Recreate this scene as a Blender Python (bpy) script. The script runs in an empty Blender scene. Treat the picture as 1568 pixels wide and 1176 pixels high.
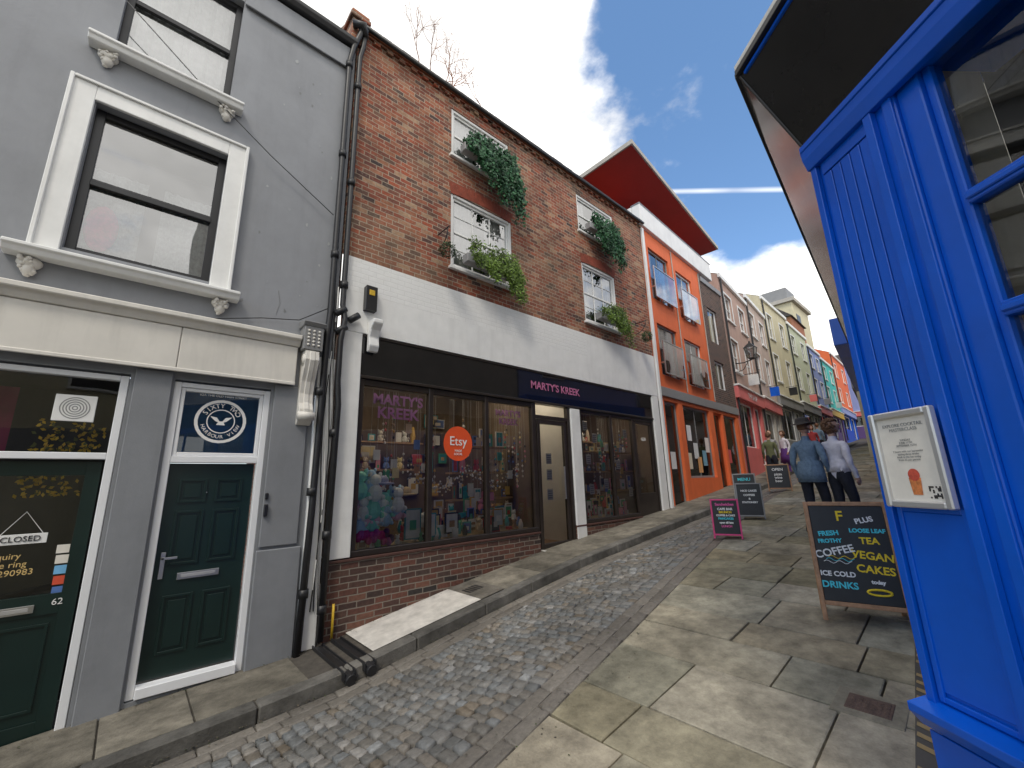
import bpy, bmesh, math, random
from mathutils import Vector, Matrix, noise as mnoise
random.seed(7)
sc=bpy.context.scene
COL=sc.collection
rad=math.radians
# ------------------------------------------------------------ materials
MATS={}
def nodes(name):
    m=bpy.data.materials.new(name);m.use_nodes=True
    nt=m.node_tree;b=nt.nodes["Principled BSDF"]
    return m,nt,b
def L(nt,a,b): nt.links.new(a,b)
def rgba(c): return (c[0],c[1],c[2],1)
def noise(nt,vec,scale,detail=3,rough=.6):
    n=nt.nodes.new("ShaderNodeTexNoise");n.inputs["Scale"].default_value=scale;n.inputs["Detail"].default_value=detail;n.inputs["Roughness"].default_value=rough
    L(nt,vec,n.inputs["Vector"]);return n
def mr(nt,src,a,b,c,d):
    r=nt.nodes.new("ShaderNodeMapRange")
    for i,v in enumerate((a,b,c,d)): r.inputs[i+1].default_value=v
    L(nt,src,r.inputs[0]);return r.outputs[0]
def bumpn(nt,b,h,s,d):
    bp=nt.nodes.new("ShaderNodeBump");bp.inputs["Strength"].default_value=s;bp.inputs["Distance"].default_value=d
    L(nt,h,bp.inputs["Height"]);L(nt,bp.outputs[0],b.inputs["Normal"])
def mul(nt,a,b):
    m=nt.nodes.new("ShaderNodeMath");m.operation='MULTIPLY';L(nt,a,m.inputs[0]);L(nt,b,m.inputs[1]);return m.outputs[0]
def mk(name,col,rough=.6,var=.2,scale=6,bump=.15,metal=0,streak=0,fine=60,spec=.5,dist=.004):
    if name in MATS: return MATS[name]
    m,nt,b=nodes(name)
    tc=nt.nodes.new("ShaderNodeTexCoord");O=tc.outputs["Object"]
    last=mr(nt,noise(nt,O,scale,4,.65).outputs["Fac"],.3,.7,1-var,1+var*.4)
    if streak:
        mp=nt.nodes.new("ShaderNodeMapping");mp.inputs["Scale"].default_value=(7,7,.9);L(nt,O,mp.inputs["Vector"])
        last=mul(nt,last,mr(nt,noise(nt,mp.outputs[0],1,4).outputs["Fac"],.5,.8,1,1-streak))
    vm=nt.nodes.new("ShaderNodeVectorMath");vm.operation='SCALE';vm.inputs[0].default_value=col;L(nt,last,vm.inputs["Scale"])
    L(nt,vm.outputs[0],b.inputs["Base Color"])
    b.inputs["Roughness"].default_value=rough;b.inputs["Metallic"].default_value=metal;b.inputs["Specular IOR Level"].default_value=spec
    if bump>=.2: bumpn(nt,b,noise(nt,O,fine,1).outputs["Fac"],bump,dist)
    MATS[name]=m;return m
def mkattr(name,rough=.7,var=.25,scale=14,bump=.3,fine=90,spec=.4,dist=.006,blot=1.1):
    m,nt,b=nodes(name)
    at=nt.nodes.new("ShaderNodeVertexColor");at.layer_name="Col"
    tc=nt.nodes.new("ShaderNodeTexCoord");O=tc.outputs["Object"]
    nf=noise(nt,O,scale,5,.72)
    last=mr(nt,nf.outputs["Fac"],.3,.7,1-var,1+var*.5)
    if var>.2: last=mul(nt,last,mr(nt,noise(nt,O,blot,3).outputs["Fac"],.35,.65,1-var*.7,1+var*.3))
    vm=nt.nodes.new("ShaderNodeVectorMath");vm.operation='SCALE';L(nt,at.outputs["Color"],vm.inputs[0]);L(nt,last,vm.inputs["Scale"])
    L(nt,vm.outputs[0],b.inputs["Base Color"]);b.inputs["Roughness"].default_value=rough;b.inputs["Specular IOR Level"].default_value=spec
    if bump: bumpn(nt,b,noise(nt,O,fine,2).outputs["Fac"],bump,dist)
    MATS[name]=m;return m
def mkbrick(name,ramp,mortar,bw=.225,rh=.075,ms=.006,paint=False,patch=None,bump=.6,nv=(.65,1.2)):
    m,nt,b=nodes(name)
    tc=nt.nodes.new("ShaderNodeTexCoord");O=tc.outputs["Object"];sp=nt.nodes.new("ShaderNodeSeparateXYZ");L(nt,O,sp.inputs[0])
    ad=nt.nodes.new("ShaderNodeMath");ad.operation='ADD';L(nt,sp.outputs[0],ad.inputs[0]);L(nt,sp.outputs[1],ad.inputs[1])
    cb=nt.nodes.new("ShaderNodeCombineXYZ");L(nt,ad.outputs[0],cb.inputs[0]);L(nt,sp.outputs[2],cb.inputs[1])
    nw=noise(nt,cb.outputs[0],6,1)
    vs=nt.nodes.new("ShaderNodeVectorMath");vs.operation='SCALE';vs.inputs["Scale"].default_value=.018;L(nt,nw.outputs["Color"],vs.inputs[0])
    va=nt.nodes.new("ShaderNodeVectorMath");L(nt,cb.outputs[0],va.inputs[0]);L(nt,vs.outputs[0],va.inputs[1])
    br=nt.nodes.new("ShaderNodeTexBrick");L(nt,va.outputs[0],br.inputs["Vector"])
    br.inputs["Color1"].default_value=(0,0,0,1);br.inputs["Color2"].default_value=(1,1,1,1);br.inputs["Mortar"].default_value=(.5,.5,.5,1)
    br.inputs["Scale"].default_value=1;br.inputs["Mortar Size"].default_value=ms;br.inputs["Mortar Smooth"].default_value=.3
    br.inputs["Brick Width"].default_value=bw;br.inputs["Row Height"].default_value=rh
    cr=nt.nodes.new("ShaderNodeValToRGB");els=cr.color_ramp.elements
    for i,c in enumerate(ramp):
        p=i/(len(ramp)-1)
        if i==0: e=els[0];e.position=0
        elif i==len(ramp)-1: e=els[-1];e.position=1
        else: e=els.new(p)
        e.color=rgba(c)
    L(nt,br.outputs["Color"],cr.inputs[0])
    n=noise(nt,O,20,4,.7)
    vm=nt.nodes.new("ShaderNodeVectorMath");vm.operation='SCALE';L(nt,cr.outputs[0],vm.inputs[0]);L(nt,mr(nt,n.outputs["Fac"],.3,.7,nv[0],nv[1]),vm.inputs["Scale"])
    last=vm.outputs[0];mfac=br.outputs["Fac"]
    def mixc(fac,a,col):
        mx=nt.nodes.new("ShaderNodeMix");mx.data_type='RGBA';L(nt,fac,mx.inputs[0]);L(nt,a,mx.inputs[6]);mx.inputs[7].default_value=rgba(col);return mx.outputs[2]
    if patch:
        last=mixc(mr(nt,noise(nt,O,.6,5,.7).outputs["Fac"],.47,.62,0,.55),last,patch)
        m7=nt.nodes.new("ShaderNodeMath");m7.operation='MAXIMUM';L(nt,mr(nt,noise(nt,O,34,2).outputs["Fac"],.60,.72,0,.6),m7.inputs[0]);L(nt,mfac,m7.inputs[1]);mfac=m7.outputs[0]
    last=mixc(mfac,last,mortar)
    if patch:
        vm2=nt.nodes.new("ShaderNodeVectorMath");vm2.operation='SCALE';L(nt,last,vm2.inputs[0]);L(nt,mr(nt,noise(nt,O,1.7,4,.7).outputs["Fac"],.35,.6,.66,1.1),vm2.inputs["Scale"]);last=vm2.outputs[0]
    L(nt,last,b.inputs["Base Color"]);b.inputs["Roughness"].default_value=.85 if not paint else .5
    inv=nt.nodes.new("ShaderNodeMath");inv.operation='SUBTRACT';inv.inputs[0].default_value=1;L(nt,br.outputs["Fac"],inv.inputs[1])
    a2=nt.nodes.new("ShaderNodeMath");a2.operation='MULTIPLY_ADD';L(nt,n.outputs["Fac"],a2.inputs[0]);a2.inputs[1].default_value=.6 if not paint else .15;L(nt,inv.outputs[0],a2.inputs[2])
    bumpn(nt,b,a2.outputs[0],bump,.012 if not paint else .004)
    MATS[name]=m;return m
def mkglass(name,refl=.12,tint=(.85,.9,.9)):
    m=bpy.data.materials.new(name);m.use_nodes=True;nt=m.node_tree;nt.nodes.clear()
    o=nt.nodes.new("ShaderNodeOutputMaterial");t=nt.nodes.new("ShaderNodeBsdfTransparent");t.inputs[0].default_value=rgba(tint)
    g=nt.nodes.new("ShaderNodeBsdfGlossy");g.inputs["Roughness"].default_value=.015
    tc=nt.nodes.new("ShaderNodeTexCoord");n=noise(nt,tc.outputs["Object"],2.2,0)
    bp=nt.nodes.new("ShaderNodeBump");bp.inputs["Strength"].default_value=.12;bp.inputs["Distance"].default_value=.03;L(nt,n.outputs["Fac"],bp.inputs["Height"]);L(nt,bp.outputs[0],g.inputs["Normal"])
    f=nt.nodes.new("ShaderNodeFresnel");f.inputs[0].default_value=1.5
    a=nt.nodes.new("ShaderNodeMath");a.operation='ADD';a.use_clamp=True;L(nt,f.outputs[0],a.inputs[0]);a.inputs[1].default_value=refl
    mx=nt.nodes.new("ShaderNodeMixShader");L(nt,a.outputs[0],mx.inputs[0]);L(nt,t.outputs[0],mx.inputs[1]);L(nt,g.outputs[0],mx.inputs[2]);L(nt,mx.outputs[0],o.inputs[0])
    MATS[name]=m;return m
def mkemit(name,col,s):
    m,nt,b=nodes(name);b.inputs["Base Color"].default_value=rgba(col);b.inputs["Emission Color"].default_value=rgba(col);b.inputs["Emission Strength"].default_value=s;MATS[name]=m;return m

grey=mk("grey_render",(.275,.285,.305),.75,.14,1.3,.35,streak=.10,fine=35)
greyd=mk("grey_pilaster_paint",(.235,.245,.262),.7,.15,2,.3,streak=.12)
white=mk("white_paint",(.82,.82,.80),.5,.09,3,.12,streak=.10)
cream=mk("cream_fascia_paint",(.72,.69,.63),.55,.1,2,.12,streak=.16)
upvc=mk("white_upvc",(.82,.83,.85),.3,.04,3,0)
blackf=mk("black_frame",(.018,.018,.02),.35,.2,5,.05)
brownf=mk("dark_brown_frame",(.03,.022,.018),.35,.3,5,.1)
gloss=mk("black_gloss_fascia",(.008,.008,.009),.04,.2,5,0,spec=.8)
green=mk("dark_green_door_paint",(.007,.022,.019),.3,.15,4,.05)
pipe=mk("black_iron",(.02,.02,.022),.45,.4,12,.3)
chrome=mk("brushed_steel",(.6,.6,.6),.3,.1,9,0,metal=1)
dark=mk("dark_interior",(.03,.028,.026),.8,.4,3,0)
darkwarm=mk("shop_interior",(.20,.15,.11),.8,.3,2,0)
blue=mk("blue_gloss_paint",(.002,.105,.62),.26,.14,3,.2,streak=.10,fine=18,dist=.002)
roofm=mk("roof_tile",(.07,.055,.05),.85,.4,5,.6,fine=20,dist=.03)
wood=mk("pine_wood",(.42,.23,.12),.55,.35,18,.2)
chalk=mk("chalkboard",(.012,.013,.014),.45,.5,8,.1)
wht=mk("white_chalk",(.8,.8,.78),.8,.2,40,0)
yel=mk("yellow_chalk",(.85,.62,.03),.8,.2,40,0)
cya=mk("cyan_chalk",(.08,.62,.72),.8,.2,40,0)
pnk=mk("pink_chalk",(.75,.12,.35),.8,.2,40,0)
lil=mk("lilac_letter",(.55,.25,.60),.4,.1,40,0)
gold=mk("gold_letter",(.7,.5,.2),.4,.1,40,0)
etsyr=mk("orange_red_sticker",(.75,.09,.02),.5,.05,9,0)
orange=mk("orange_render",(.76,.155,.045),.7,.10,2,.2,streak=.10)
redsof=mk("red_soffit",(.36,.02,.016),.6,.1,2,.05)
pinkr=mk("pink_render",(.50,.34,.28),.75,.15,2,.3,streak=.15)
creamr=mk("cream_render",(.62,.56,.38),.75,.1,2,.3,streak=.15)
lilr=mk("lilac_render",(.26,.32,.62),.75,.1,2,.3)
purr=mk("purple_render",(.11,.06,.22),.6,.1,2,.3)
tealr=mk("turquoise_paint",(.03,.50,.46),.6,.1,2,.3)
salm=mk("salmon_fascia",(.70,.17,.16),.5,.1,2,.1)
gfas=mk("grey_fascia",(.25,.25,.25),.5,.1,2,.1)
stonem=mk("stone_render",(.45,.42,.37),.8,.2,2,.3)
wallin=mk("white_interior_wall",(.75,.73,.70),.8,.1,2,0)
curt=mk("net_curtain",(.78,.78,.76),.9,.15,14,0)
curg=mk("green_curtain",(.45,.50,.48),.9,.4,20,0)
cushp=mk("pink_fabric",(.7,.05,.22),.9,.3,20,0)
rusty=mk("terracotta",(.35,.13,.06),.8,.3,8,.2)
yellp=mk("yellow_pipe",(.7,.45,.03),.5,.3,20,.1)
conc=mk("pale_concrete",(.62,.59,.54),.85,.28,6,.5,fine=50)
asph=mk("road_mortar",(.085,.075,.062),.9,.4,12,.6,fine=80)
skin=mk("skin",(.52,.30,.21),.55,.08,12,0)
hairb=mk("brown_hair",(.16,.075,.035),.7,.4,60,.6,fine=60,dist=.02)
hatm=mk("hat_felt",(.055,.045,.04),.85,.3,12,.2)
denim=mk("denim",(.17,.25,.34),.85,.3,25,.4,fine=40,dist=.02)
navy=mk("dark_trousers",(.018,.02,.03),.85,.3,15,.3,fine=30,dist=.02)
shirt=mk("white_shirt",(.70,.67,.72),.85,.15,15,.4,fine=18,dist=.03)
shoe=mk("shoe_leather",(.03,.025,.02),.5,.2,15,0)
purp=mk("purple_cloth",(.12,.04,.22),.85,.2,15,0)
brickm=mkbrick("old_red_brick",[(.055,.04,.038),(.28,.065,.035),(.37,.09,.042),(.20,.055,.034),(.40,.15,.075),(.10,.055,.045),(.32,.08,.04),(.44,.28,.17)],(.37,.30,.22),bw=.20,ms=.007,patch=(.24,.155,.095))
brickd=mkbrick("dark_plinth_brick",[(.035,.03,.028),(.11,.048,.036),(.15,.06,.042),(.07,.045,.037),(.20,.09,.06)],(.22,.185,.15),ms=.008)
brickw=mkbrick("painted_brick",[(.80,.80,.78),(.82,.82,.80)],(.75,.75,.73),ms=.006,paint=True,bump=.6,nv=(.95,1.02))
brickb=mkbrick("brown_brick",[(.06,.04,.035),(.14,.08,.06),(.10,.06,.05)],(.22,.2,.18))
rubb=mk("red_rubber_brick",(.27,.06,.032),.85,.35,9,.4)
glass=mkglass("shop_glass",.04,(.9,.93,.92))
glassu=mkglass("sash_glass",.30,(.88,.9,.92))
glassj=mkglass("balcony_glass_panel",.42,(.62,.67,.68))
sett=mkattr("granite_sett",.55,.34,30,.5,120,.45)
flag=mkattr("york_flagstone",.80,.48,6,.6,60,.3,.008,blot=1.6)
itemm=mkattr("mixed_goods",.6,.12,20,.0)
leafm=mkattr("leaf",.55,.2,20,.0)
lamp_e=mkemit("ceiling_light",(1,.84,.62),15)
paperm=mk("printed_paper",(.80,.76,.68),.6,.08,20,0)
silver=mk("silver_frame",(.62,.62,.62),.3,.1,5,0,metal=.6)
# ------------------------------------------------------------ geometry helpers
class Fr:
    def __init__(s,ox,oy,a=0,oz=0):
        s.o=Vector((ox,oy,oz));s.x=Vector((math.cos(rad(a)),math.sin(rad(a)),0));s.u=Vector((0,0,1));s.n=s.x.cross(s.u)
    def w(s,x,o,z): return s.o+s.x*x+s.n*o+s.u*z
    def tilt(s,org,deg):
        f=Fr(0,0);f.o=org;f.x=s.x.copy();R=Matrix.Rotation(rad(deg),3,s.x);f.u=R@s.u;f.n=f.x.cross(f.u);return f
WF=Fr(0,0)
def empty(name,loc=(0,0,0)):
    e=bpy.data.objects.new(name,None);e.location=loc;e.empty_display_size=.3;COL.objects.link(e);return e
def link(ob,parent):
    COL.objects.link(ob)
    if parent:
        ob.parent=parent;ob.matrix_parent_inverse=Matrix.Translation(parent.location).inverted()
class MB:
    def __init__(s,name,parent=None,bevel=0,smooth=False,fixn=True):
        s.n=name;s.p=parent;s.v=[];s.f=[];s.m=[];s.c=[];s.mats=[];s.bev=bevel;s.sm=smooth;s.fix=fixn
    def mi(s,m):
        if m not in s.mats: s.mats.append(m)
        return s.mats.index(m)
    def face(s,pts,m,c=(.5,.5,.5)):
        k=len(s.v);s.v+=[tuple(p) for p in pts];s.f.append(tuple(range(k,k+len(pts))));s.m.append(s.mi(m));s.c.append(c)
    def faces(s,vs,fs,m,c=(.5,.5,.5)):
        k=len(s.v);s.v+=[tuple(p) for p in vs]
        for f in fs: s.f.append(tuple(k+i for i in f));s.m.append(s.mi(m));s.c.append(c)
    def box(s,fr,x0,x1,o0,o1,z0,z1,m,c=(.5,.5,.5)):
        vs=[fr.w(x,o,z) for z in (z0,z1) for o in (o0,o1) for x in (x0,x1)]
        s.faces(vs,[(0,1,3,2),(4,6,7,5),(0,4,5,1),(2,3,7,6),(0,2,6,4),(1,5,7,3)],m,c)
    def quad(s,fr,x0,x1,o,z0,z1,m,c=(.5,.5,.5)):
        s.face([fr.w(x0,o,z0),fr.w(x1,o,z0),fr.w(x1,o,z1),fr.w(x0,o,z1)],m,c)
    def prism(s,fr,prof,x0,x1,m,c=(.5,.5,.5)):
        n=len(prof);vs=[fr.w(x0,o,z) for o,z in prof]+[fr.w(x1,o,z) for o,z in prof]
        fs=[(i,(i+1)%n,n+(i+1)%n,n+i) for i in range(n)]+[tuple(range(n))[::-1],tuple(range(n,2*n))]
        s.faces(vs,fs,m,c)
    def tube(s,pts,r,m,seg=10,c=(.5,.5,.5),cap=True):
        pts=[Vector(p) for p in pts];rs=r if isinstance(r,(list,tuple)) else [r]*len(pts)
        rings=[];prev=None
        for i,p in enumerate(pts):
            d=(pts[min(i+1,len(pts)-1)]-pts[max(i-1,0)]).normalized()
            a=d.orthogonal().normalized() if prev is None else (prev-d*prev.dot(d)).normalized()
            prev=a;b=d.cross(a)
            rings.append([p+(a*math.cos(2*math.pi*k/seg)+b*math.sin(2*math.pi*k/seg))*rs[i] for k in range(seg)])
        vs=[v for r_ in rings for v in r_];fs=[]
        for i in range(len(pts)-1):
            for k in range(seg): fs.append((i*seg+k,i*seg+(k+1)%seg,(i+1)*seg+(k+1)%seg,(i+1)*seg+k))
        if cap: fs.append(tuple(range(seg))[::-1]);fs.append(tuple((len(pts)-1)*seg+k for k in range(seg)))
        s.faces(vs,fs,m,c)
    def ell(s,c0,rx,ry,rz,m,c=(.5,.5,.5),u=10,v=7):
        vs=[];fs=[];c0=Vector(c0)
        for j in range(v+1):
            t=math.pi*j/v
            for i in range(u):
                p=2*math.pi*i/u;vs.append(c0+Vector((rx*math.sin(t)*math.cos(p),ry*math.sin(t)*math.sin(p),rz*math.cos(t))))
        for j in range(v):
            for i in range(u): fs.append((j*u+i,j*u+(i+1)%u,(j+1)*u+(i+1)%u,(j+1)*u+i))
        s.faces(vs,fs,m,c)
    def disc(s,fr,x,z,o,r,m,c=(.5,.5,.5),seg=28,r0=0):
        ring=lambda R,oo:[fr.w(x+R*math.cos(2*math.pi*k/seg),oo,z+R*math.sin(2*math.pi*k/seg)) for k in range(seg)]
        if r0>0:
            vs=ring(r,o)+ring(r0,o);s.faces(vs,[(k,(k+1)%seg,seg+(k+1)%seg,seg+k) for k in range(seg)],m,c)
        else: s.face(ring(r,o),m,c)
    def build(s):
        me=bpy.data.meshes.new(s.n);me.from_pydata(s.v,[],s.f)
        for m in s.mats: me.materials.append(m)
        me.polygons.foreach_set("material_index",s.m)
        at=me.color_attributes.new("Col",'FLOAT_COLOR','CORNER');buf=[]
        for p,c in zip(me.polygons,s.c):
            buf+= [c[0],c[1],c[2],1.0]*p.loop_total
        at.data.foreach_set("color",buf)
        if s.sm: me.polygons.foreach_set("use_smooth",[True]*len(me.polygons))
        me.update()
        if s.fix:
            bm=bmesh.new();bm.from_mesh(me)
            if s.sm: bmesh.ops.remove_doubles(bm,verts=bm.verts,dist=1e-5)
            bmesh.ops.recalc_face_normals(bm,faces=bm.faces);bm.to_mesh(me);bm.free()
        ob=bpy.data.objects.new(s.n,me);link(ob,s.p)
        if s.bev:
            b=ob.modifiers.new("b",'BEVEL');b.width=s.bev;b.segments=1;b.limit_method='ANGLE'
        return ob
def wall(mb,fr,x0,x1,z0,z1,holes,m,depth=.12,rev=None,o=0):
    rev=rev or m
    xs=sorted(set([x0,x1]+[h[0] for h in holes]+[h[1] for h in holes]));zs=sorted(set([z0,z1]+[h[2] for h in holes]+[h[3] for h in holes]))
    for i in range(len(xs)-1):
        for j in range(len(zs)-1):
            cx=(xs[i]+xs[i+1])/2;cz=(zs[j]+zs[j+1])/2
            if any(h[0]<cx<h[1] and h[2]<cz<h[3] for h in holes): continue
            mb.quad(fr,xs[i],xs[i+1],o,zs[j],zs[j+1],m)
    for h in holes:
        a,b,c,d=h[:4]
        mb.face([fr.w(a,o,c),fr.w(a,o-depth,c),fr.w(a,o-depth,d),fr.w(a,o,d)],rev)
        mb.face([fr.w(b,o,c),fr.w(b,o-depth,c),fr.w(b,o-depth,d),fr.w(b,o,d)],rev)
        mb.face([fr.w(a,o,c),fr.w(b,o,c),fr.w(b,o-depth,c),fr.w(a,o-depth,c)],rev)
        mb.face([fr.w(a,o,d),fr.w(b,o,d),fr.w(b,o-depth,d),fr.w(a,o-depth,d)],rev)
def frame(mb,fr,x0,x1,z0,z1,o0,o1,w,m,wt=None):
    wt=wt or w
    mb.box(fr,x0,x0+w,o0,o1,z0,z1,m);mb.box(fr,x1-w,x1,o0,o1,z0,z1,m)
    mb.box(fr,x0+w,x1-w,o0,o1-.001,z0,z0+wt,m);mb.box(fr,x0+w,x1-w,o0,o1-.001,z1-wt,z1,m)
def sash(name,parent,fr,x0,x1,z0,z1,o,m,fw=.05,cols=2,rows=2,g=None,curtain=None,bar=.018,mid=True):
    g=g or glassu
    mb=MB(name,parent,bevel=.004)
    frame(mb,fr,x0,x1,z0,z1,o-.05,o,fw,m)
    zm=(z0+z1)/2
    if mid: mb.box(fr,x0+fw,x1-fw,o-.045,o-.006,zm-.022,zm+.022,m)
    for i in range(1,cols):
        x=x0+fw+(x1-x0-2*fw)*i/cols;mb.box(fr,x-bar/2,x+bar/2,o-.04,o-.012,z0+fw,z1-fw,m)
    for half in ((z0+fw,zm-.022),(zm+.022,z1-fw)):
        for j in range(1,rows):
            z=half[0]+(half[1]-half[0])*j/rows;mb.box(fr,x0+fw,x1-fw,o-.039,o-.014,z-bar/2,z+bar/2,m)
    mb.build()
    gb=MB("glass",parent,fixn=False);gb.quad(fr,x0+fw,x1-fw,o-.026,z0+fw,z1-fw,g);gb.build()
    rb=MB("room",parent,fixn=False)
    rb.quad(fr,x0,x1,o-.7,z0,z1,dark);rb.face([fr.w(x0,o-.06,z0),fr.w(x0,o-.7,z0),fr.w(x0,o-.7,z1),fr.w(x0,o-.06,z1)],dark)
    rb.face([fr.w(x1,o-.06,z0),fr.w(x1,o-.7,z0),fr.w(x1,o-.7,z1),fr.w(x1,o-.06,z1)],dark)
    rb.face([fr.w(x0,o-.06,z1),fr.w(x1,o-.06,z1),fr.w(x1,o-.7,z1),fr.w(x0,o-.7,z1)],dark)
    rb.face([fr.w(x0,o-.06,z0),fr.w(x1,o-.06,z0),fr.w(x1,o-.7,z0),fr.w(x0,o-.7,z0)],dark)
    if curtain:
        cm,side,zt=curtain
        spans=[(x0,x0+(x1-x0)*side),(x1-(x1-x0)*side,x1)]
        for a,b in spans:
            n=14;prev=None
            for k in range(n+1):
                x=a+(b-a)*k/n;oo=o-.09+.018*math.sin(k*2.4)
                if prev: rb.face([fr.w(prev[0],prev[1],z0),fr.w(x,oo,z0),fr.w(x,oo,z0+(z1-z0)*zt),fr.w(prev[0],prev[1],z0+(z1-z0)*zt)],cm)
                prev=(x,oo)
    rb.build()
def text(body,fr,x,z,o,size,m,parent,name="lettering",align='CENTER',ext=.002,off=0.0,shear=0,rot=0,spc=1):
    cu=bpy.data.curves.new(name,'FONT');cu.body=body;cu.size=size;cu.extrude=ext;cu.align_x=align;cu.align_y='CENTER';cu.offset=off;cu.shear=shear;cu.space_character=spc
    cu.resolution_u=3
    cu.materials.append(m)
    ob=bpy.data.objects.new(name,cu)
    M=Matrix.Identity(4)
    for i,v in enumerate((fr.x,fr.u,fr.n)):
        for j in range(3): M[j][i]=v[j]
    M.translation=fr.w(x,o,z)
    M=M@Matrix.Rotation(rad(rot),4,'Z')
    COL.objects.link(ob);ob.parent=parent;ob.matrix_parent_inverse=Matrix.Translation(parent.location).inverted();ob.matrix_basis=M
    return ob
# ------------------------------------------------------------ terrain
def interp(t,x):
    if x<=t[0][0]: return t[0][1]+(x-t[0][0])*(t[1][1]-t[0][1])/(t[1][0]-t[0][0])
    for (a,b),(c,d) in zip(t,t[1:]):
        if x<=c: return b+(d-b)*(x-a)/(c-a)
    a,b=t[-2];c,d=t[-1];return d+(x-c)*(d-b)/(c-a)
LP=[(-8,-2.5),(-.1,-1.86),(1.6,-1.76),(2.05,-1.70),(3.75,-1.43),(5.46,-1.19),(7,-1.04),(10,-.75),(16,-.18),(60,4.0)]
FY=[(-10,5.4),(10,5.4),(16.2,5.72),(24.1,6.55),(34,6.93),(60,7.9)]
def B(x): return -1.70+.095*x
def Lp(x): return interp(LP,x)
def Fy(x): return interp(FY,x)
def Ky(x): return Fy(x)-.95
YE=[(-4,1.55),(0,1.85),(2.2,2.2),(10,3.55),(16,4.0),(24,4.7),(60,6.0)]
def Ye(x): return interp(YE,x)
def sm(t): t=max(0,min(1,t));return t*t*(3-2*t)
def G(x,y):
    k=Ky(x);t=sm((y-Ye(x)+.1)/(k-Ye(x)+.1));return B(x)*(1-t)+(Lp(x)-.10)*t
def gridrange(a,b,s):
    n=int(round((b-a)/s));return [a+(b-a)*i/n for i in range(n+1)]
gx=[-150,-60,-20]+gridrange(-8,30,.5)+gridrange(32,60,2)+[80,120,200]
gy=[-150,-60,-20,-6]+gridrange(-3,9,.3)+[12,20,60,150]
mb=MB("ground",None,smooth=True)
vs=[];fs=[]
for x in gx:
    for y in gy: vs.append((x,y,(G(max(-20,min(x,70)),max(-3,min(y,9)))-.03)))
ny=len(gy)
for i in range(len(gx)-1):
    for j in range(ny-1): fs.append((i*ny+j,i*ny+j+1,(i+1)*ny+j+1,(i+1)*ny+j))
mb.faces(vs,fs,asph);mb.build()
def stone(mb,q,z,h,inset,m,c,zf=None,tilt=0):
    cx=sum(p[0] for p in q)/4;cy=sum(p[1] for p in q)/4
    tx=random.uniform(-tilt,tilt);ty=random.uniform(-tilt,tilt)
    def ring(ins,dz):
        out=[]
        for p in q:
            dx=cx-p[0];dy=cy-p[1];l=math.hypot(dx,dy);k=ins*1.41/l
            x=p[0]+dx*k;y=p[1]+dy*k
            out.append((x,y,(zf(x,y) if zf else z)+dz+tx*(x-cx)+ty*(y-cy)))
        return out
    r0=ring(0,-.04);r1=ring(inset*.25,h*.45);r2=ring(inset,h)
    vs=r0+r1+r2;fs=[(8,9,10,11)]
    for a in (0,4):
        for k in range(4): fs.append((a+k,a+(k+1)%4,a+4+(k+1)%4,a+4+k))
    mb.faces(vs,fs,m,c)
mb=MB("cobbled_road",None,smooth=True,fixn=False)
x=-3.5
while x<34:
    w=random.uniform(.072,.105)*(1 if x<14 else 1.6)
    y=Ye(x)+.27;ye=Ky(x)-.30
    while y<ye-.04:
        l=random.uniform(.09,.17)
        if y+l>ye: l=ye-y
        if l<.04: break
        j=lambda:random.uniform(-.009,.009)
        g=.005
        q=[(x+g+j(),y+g+j()),(x+w-g+j(),y+g+j()),(x+w-g+j(),y+l-g+j()),(x+g+j(),y+l-g+j())]
        v=random.uniform(.135,.225);wm=random.uniform(-.006,.018)
        if random.random()<.04: v=.29
        if random.random()<.15: wm+=.02
        stone(mb,q,0,random.uniform(.004,.020),.016,sett,(v+wm,v+.003,v-wm-.002),zf=lambda a,b:G(a,b)-.006,tilt=.07)
        y+=l
    x+=w
mb.build()
mb=MB("drainage_channel",None,smooth=True,fixn=False)
for fn,rows_ in ((lambda x:Ye(x)+.01,2),(lambda x:Ky(x)-.29,2)):
    for rI in range(rows_):
        x=-3.5+random.random()*.2
        while x<34:
            l=random.uniform(.22,.40);g=.004
            o0=rI*.13;q=[(x+g,fn(x)+o0+g),(x+l-g,fn(x+l)+o0+g),(x+l-g,fn(x+l)+o0+.13-g),(x+g,fn(x)+o0+.13-g)]
            v=random.uniform(.145,.21)
            stone(mb,q,0,random.uniform(.0,.007),.01,sett,(v*1.1,v,v*.86),zf=lambda a,b:G(a,b)-.004,tilt=.01);x+=l
mb.build()
mb=MB("flagstone_pavement",None,smooth=False,fixn=False)
x=-3.5
def Yr(x): return -2.6 if x<2 else .25+.114*(x-2)-.25
while x<34:
    w=random.uniform(.42,.72)
    y0=min(Yr(x),Yr(x+w)) if x>2 else Yr(x)
    ya=y0+random.uniform(-.5,0)
    while True:
        l=random.uniform(.42,1.0);e0=Ye(x);e1=Ye(x+w);last=False
        if ya+l>min(e0,e1)-.30: last=True
        g=.005
        jj=lambda:random.uniform(-.006,.006)
        q=[(x+g+jj(),ya+g),(x+w-g+jj(),ya+g),(x+w-g+jj(),(e1 if last else ya+l)-g),(x+g+jj(),(e0 if last else ya+l)-g)]
        v=random.choice([.25,.29,.33,.37,.30,.27,.22]);t=random.uniform(-.010,.024)
        stone(mb,q,0,.004+random.uniform(0,.008),.008,flag,(v+t+.026,v,v-.080-t*.6),zf=lambda a,b:G(a,b),tilt=.006)
        ya+=l
        if last: break
    x+=w
mb.build()
hz=MB("hazard_strip",None,fixn=False)
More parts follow.
